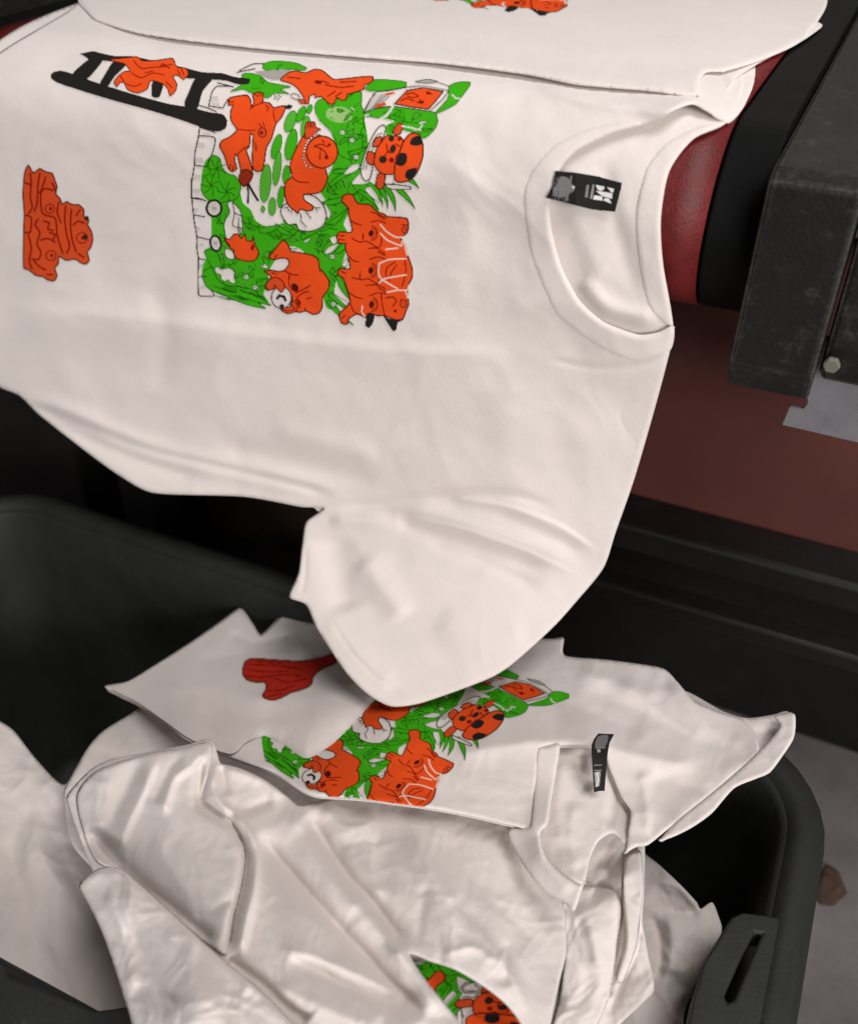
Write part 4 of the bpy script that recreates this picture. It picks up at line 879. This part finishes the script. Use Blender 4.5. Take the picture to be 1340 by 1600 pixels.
C_ = empty('t_shirt', 'white t-shirt on top of the bin pile, print folded diagonally and black neck label', 't-shirt', group=GP)
C_OUT = [(164,1072),(200,1064),(240,1040),(300,1002),(350,967),(374,950),(384,958),(396,976),(408,991),(430,970),(455,947),(520,930),(640,950),(780,992),(862,998),(880,997),(882,1024),(950,1031),(1034,1044),(1058,1066),(1085,1095),(1130,1114),(1160,1124),(1178,1146),(1184,1176),(1152,1206),(1112,1240),(1074,1270),(1040,1298),(1012,1320),(996,1322),(980,1331),(977,1332),(981,1295),(984,1268),(968,1242),(950,1200),(944,1182),(926,1167),(900,1165),(868,1165),(845,1170),(838,1210),(832,1262),(826,1294),(800,1290),(740,1276),(680,1264),(620,1256),(560,1248),(500,1244),(474,1236),(430,1208),(380,1190),(330,1172),(290,1156),(258,1130),(215,1100),(184,1084)]
C_FOLDS = [
    ([(395,1146),(440,1164),(478,1188),(520,1166),(560,1126),(605,1085)], -.0100, 13, 'ridge', .12),
    ([(300,1040),(380,1020),(470,1010)], -0.0050, 18), ([(240,1080),(330,1075),(430,1100)], 0.0043, 20), ([(300,1110),(400,1120),(500,1110)], -0.0050, 22),
    ([(400,1070),(470,1090),(540,1080)], 0.0043, 18), ([(250,1125),(350,1150),(420,1175)], 0.0043, 16), ([(355,985),(400,1005),(460,990)], -0.0058, 12),
    ([(700,1180),(820,1160),(920,1160),(1000,1182),(1100,1200)], 0.0086, 18, 'ridge', .12),
    ([(900,1070),(1000,1110),(1080,1150),(1180,1180)], -0.0072, 22), ([(1040,1060),(1100,1130),(1170,1180)], 0.0072, 18), ([(960,1060),(1040,1120),(1110,1165)], 0.0050, 14),
    ([(1010,1210),(1080,1230),(1130,1240)], -0.0043, 18), ([(1000,1200),(1010,1260),(1010,1310)], 0.0043, 12), ([(850,1090),(940,1120),(1010,1150)], -0.0058, 20), ([(900,1045),(980,1075),(1040,1090)], 0.0043, 16)]
sC = Sheet(C_OUT, t_pile, [(170,1072,-.050),(380,960,-.090),(300,1100,-.020),(480,1000,-.075),(640,1060,.006),(720,1030,.0),(560,1180,.050),(600,1110,.030),(480,1235,.068),(680,1260,.068),(820,1285,.068),(860,1040,.026),(900,1150,.060),(1040,1060,.030),(1160,1130,.040),(1180,1195,.050),(1100,1275,.052),(1000,1310,.056),(960,1230,.052),(840,1190,.064)], C_FOLDS, edge=(6, .002), wr=(0.0032, 75, .4), seed=30, crease=1.2, soft=False)
sC.build('front_panel', C_)
class Under(On):
    def height(s, P): return s.host.height(P)-.007+.002*vnoise(P, 40, 61)
Under(sC, [(x+(645-x)*.006, y+(1130-y)*.012+3) for x, y in C_OUT], 0, edge=None, step=5).build('rear_layer', C_)
# turned-up sleeve end on the right
sC7 = Sheet([(1060,1080),(1130,1112),(1166,1122),(1206,1117),(1230,1112),(1230,1140),(1190,1190),(1120,1220),(1080,1180)], t_pile,
            [(1100,1120,.012),(1206,1118,.030),(1190,1180,.030),(1120,1200,.02)], [([(1150,1135),(1190,1150),(1215,1135)], -.006, 12)], edge=None, wr=(.002, 40, .4), seed=39, crease=.8, step=4)
sC7.build('sleeve_lining', C_)
sC5 = Sheet([(1208,1119),(1232,1113),(1241,1117),(1242,1136),(1238,1156),(1222,1181),(1202,1207),(1180,1217),(1146,1232),(1112,1270),(1082,1292),(1050,1308),(1030,1312),(1060,1280),(1100,1248),(1136,1218),(1170,1188),(1198,1160),(1218,1134)], t_pile,
            [(1232,1116,.056),(1240,1150,.060),(1200,1205,.062),(1140,1228,.060),(1060,1300,.060),(1170,1188,.058),(1100,1250,.059),(1210,1140,.056)],
            [], edge=(5, .0022), wr=(.002, 40, .4), seed=33, crease=.8, soft=False)
sC5.build('sleeve_hem', C_)
sC2 = Sheet([(842,1158),(930,1158),(1000,1180),(992,1300),(975,1318),(957,1302),(935,1314),(922,1340),(916,1366),(908,1382),(880,1366),(850,1340),(835,1300)], t_pile,
            [(850,1170,.040),(940,1170,.042),(980,1250,.040),(850,1320,.054),(905,1378,.062),(950,1290,.046),(900,1260,.048)],
            [([(905,1168),(908,1210),(925,1235)], -0.0065, 9), ([(880,1180),(870,1260),(880,1330)], 0.0043, 16), ([(955,1200),(962,1250),(950,1295)], -0.0043, 12), ([(900,1250),(890,1310),(905,1360)], 0.0036, 14)], edge=(6, .002), wr=(0.0024, 50, 1.3), seed=35, crease=0.8, soft=False)
sC2.build('back_panel', C_)
sC4 = Sheet([(838,1170),(856,1165),(874,1164),(868,1210),(860,1255),(855,1288),(844,1300),(846,1322),(857,1344),(880,1366),(908,1382),(914,1372),(906,1400),(896,1424),(880,1410),(845,1388),(815,1350),(792,1305),(800,1292),(826,1292),(832,1250)], t_pile,
            [(845,1175,.066),(866,1220,.064),(830,1290,.072),(850,1330,.074),(905,1390,.076),(810,1320,.058),(890,1418,.070)],
            [([(840,1300),(850,1350),(898,1395)], 0.0029, 12)], edge=(7, .003), wr=(0.0012, 50, 1.3), seed=37, crease=0.6, soft=False)
sC4.build('collar', C_, thick=.0018)
invC = affine_inv([(655,150),(640,240),(470,440),(475,330),(600,440)], [(815,1066),(755,1150),(512,1210),(593,1137),(640,1232)])
decal('printed_graphic', C_, sC, ART, (405, 1020, 890, 1275), inv=invC, step=.9, clip=[(408,1146),(440,1158),(476,1182),(520,1160),(560,1120),(600,1080),(700,1010),(900,1000),(900,1200),(760,1290),(600,1290),(440,1240)])
# stray motif near the hem of the pile shirt
EMB = Canvas(365, 1010, 170, 100, 4)
EMB.fill([(383,1034),(395,1029),(430,1031),(470,1033),(500,1028),(524,1022),(524,1036),(505,1044),(490,1056),(486,1070),(470,1078),(455,1082),(440,1090),(424,1094),(410,1088),(416,1076),(414,1066),(400,1066),(386,1062),(379,1052)], (0.50, 0.030, 0.016), OLN, 1.6)
for P in [[(390,1038),(430,1040),(470,1045)],[(388,1046),(420,1050),(450,1048)],[(384,1056),(410,1058),(440,1054),(470,1056)],[(420,1080),(440,1078),(460,1070)],[(430,1060),(450,1066),(480,1060)],[(420,1088),(440,1084)],[(400,1033),(440,1036)]]: EMB.stroke(P, ORD, 1.5)
class Over(On):
    def height(s, P):
        h = s.host.height(P)+s.lift0
        d, _, _ = seg_dist(P, catmull([(412,1152),(440,1164),(478,1188),(520,1166),(560,1126),(600,1080)], 6, False), False, 90); q = np.clip(1-d/s.edge[0], 0, 1)
        return h-s.edge[1]*(1-np.sqrt(np.maximum(1-q*q, 0)))+.004*np.exp(-((d-46)/26)**2)
sC6 = Over(sC, [(176,1075),(200,1066),(240,1043),(300,1006),(350,972),(374,956),(394,980),(408,995),(430,976),(455,953),(520,936),(640,952),(650,1000),(610,1070),(562,1124),(522,1163),(478,1187),(440,1163),(412,1151),(385,1160),(360,1178),(300,1156),(262,1130),(217,1098),(188,1083)], .0035, edge=(34, .0052))
sC6.build('folded_layer', C_, thick=0)
decal('printed_emblem', C_, sC6, EMB, (370, 1012, 530, 1100), step=1.3)
# its neck label, standing up from the collar
LB2 = Canvas(910, 1135, 60, 115, 8)
z = zz(820, 1100, 5.0)
LB2.fill([(905,1135),(975,1135),(975,1250),(905,1250)], (0.018, 0.016, 0.014), smooth=False)
LB2.fill(z(548,300, 575,250, 650,245, 640,300, 620,335, 550,340), (.16, .155, .16))
for P in [z(550,342, 625,342), z(540,480, 595,476), z(540,520, 595,516)]: LB2.stroke(P, (.25, .23, .21), 1.2, False)
LB2.fill(z(560,352, 590,352, 585,378, 565,378), (.4, .38, .36), smooth=False)
LB2.fill(z(540,535, 590,525, 585,580, 580,640, 550,650, 545,600), (.38, .36, .35), smooth=False); LB2.stroke(z(560,535, 572,590, 560,640), (.75, .72, .70), 1.4, False)
sL2 = Sheet([(934,1146),(959,1147),(952,1160),(949,1176),(947,1200),(944,1236),(936,1236),(928,1238),(926,1210),(924,1180),(924,1163),(928,1154)], t_pile, [(945,1147,.086),(930,1180,.090),(935,1236,.058),(950,1190,.084)], edge=None, wr=(0, 1, 0), smooth=False)
lab2 = sL2.build('neck_label', C_, bpy.data.materials['label_black'], thick=.0006)
decal('label_text', lab2, sL2, LB2, (922, 1144, 962, 1240), step=.8, lift=.0004, mat=M_LABEL)
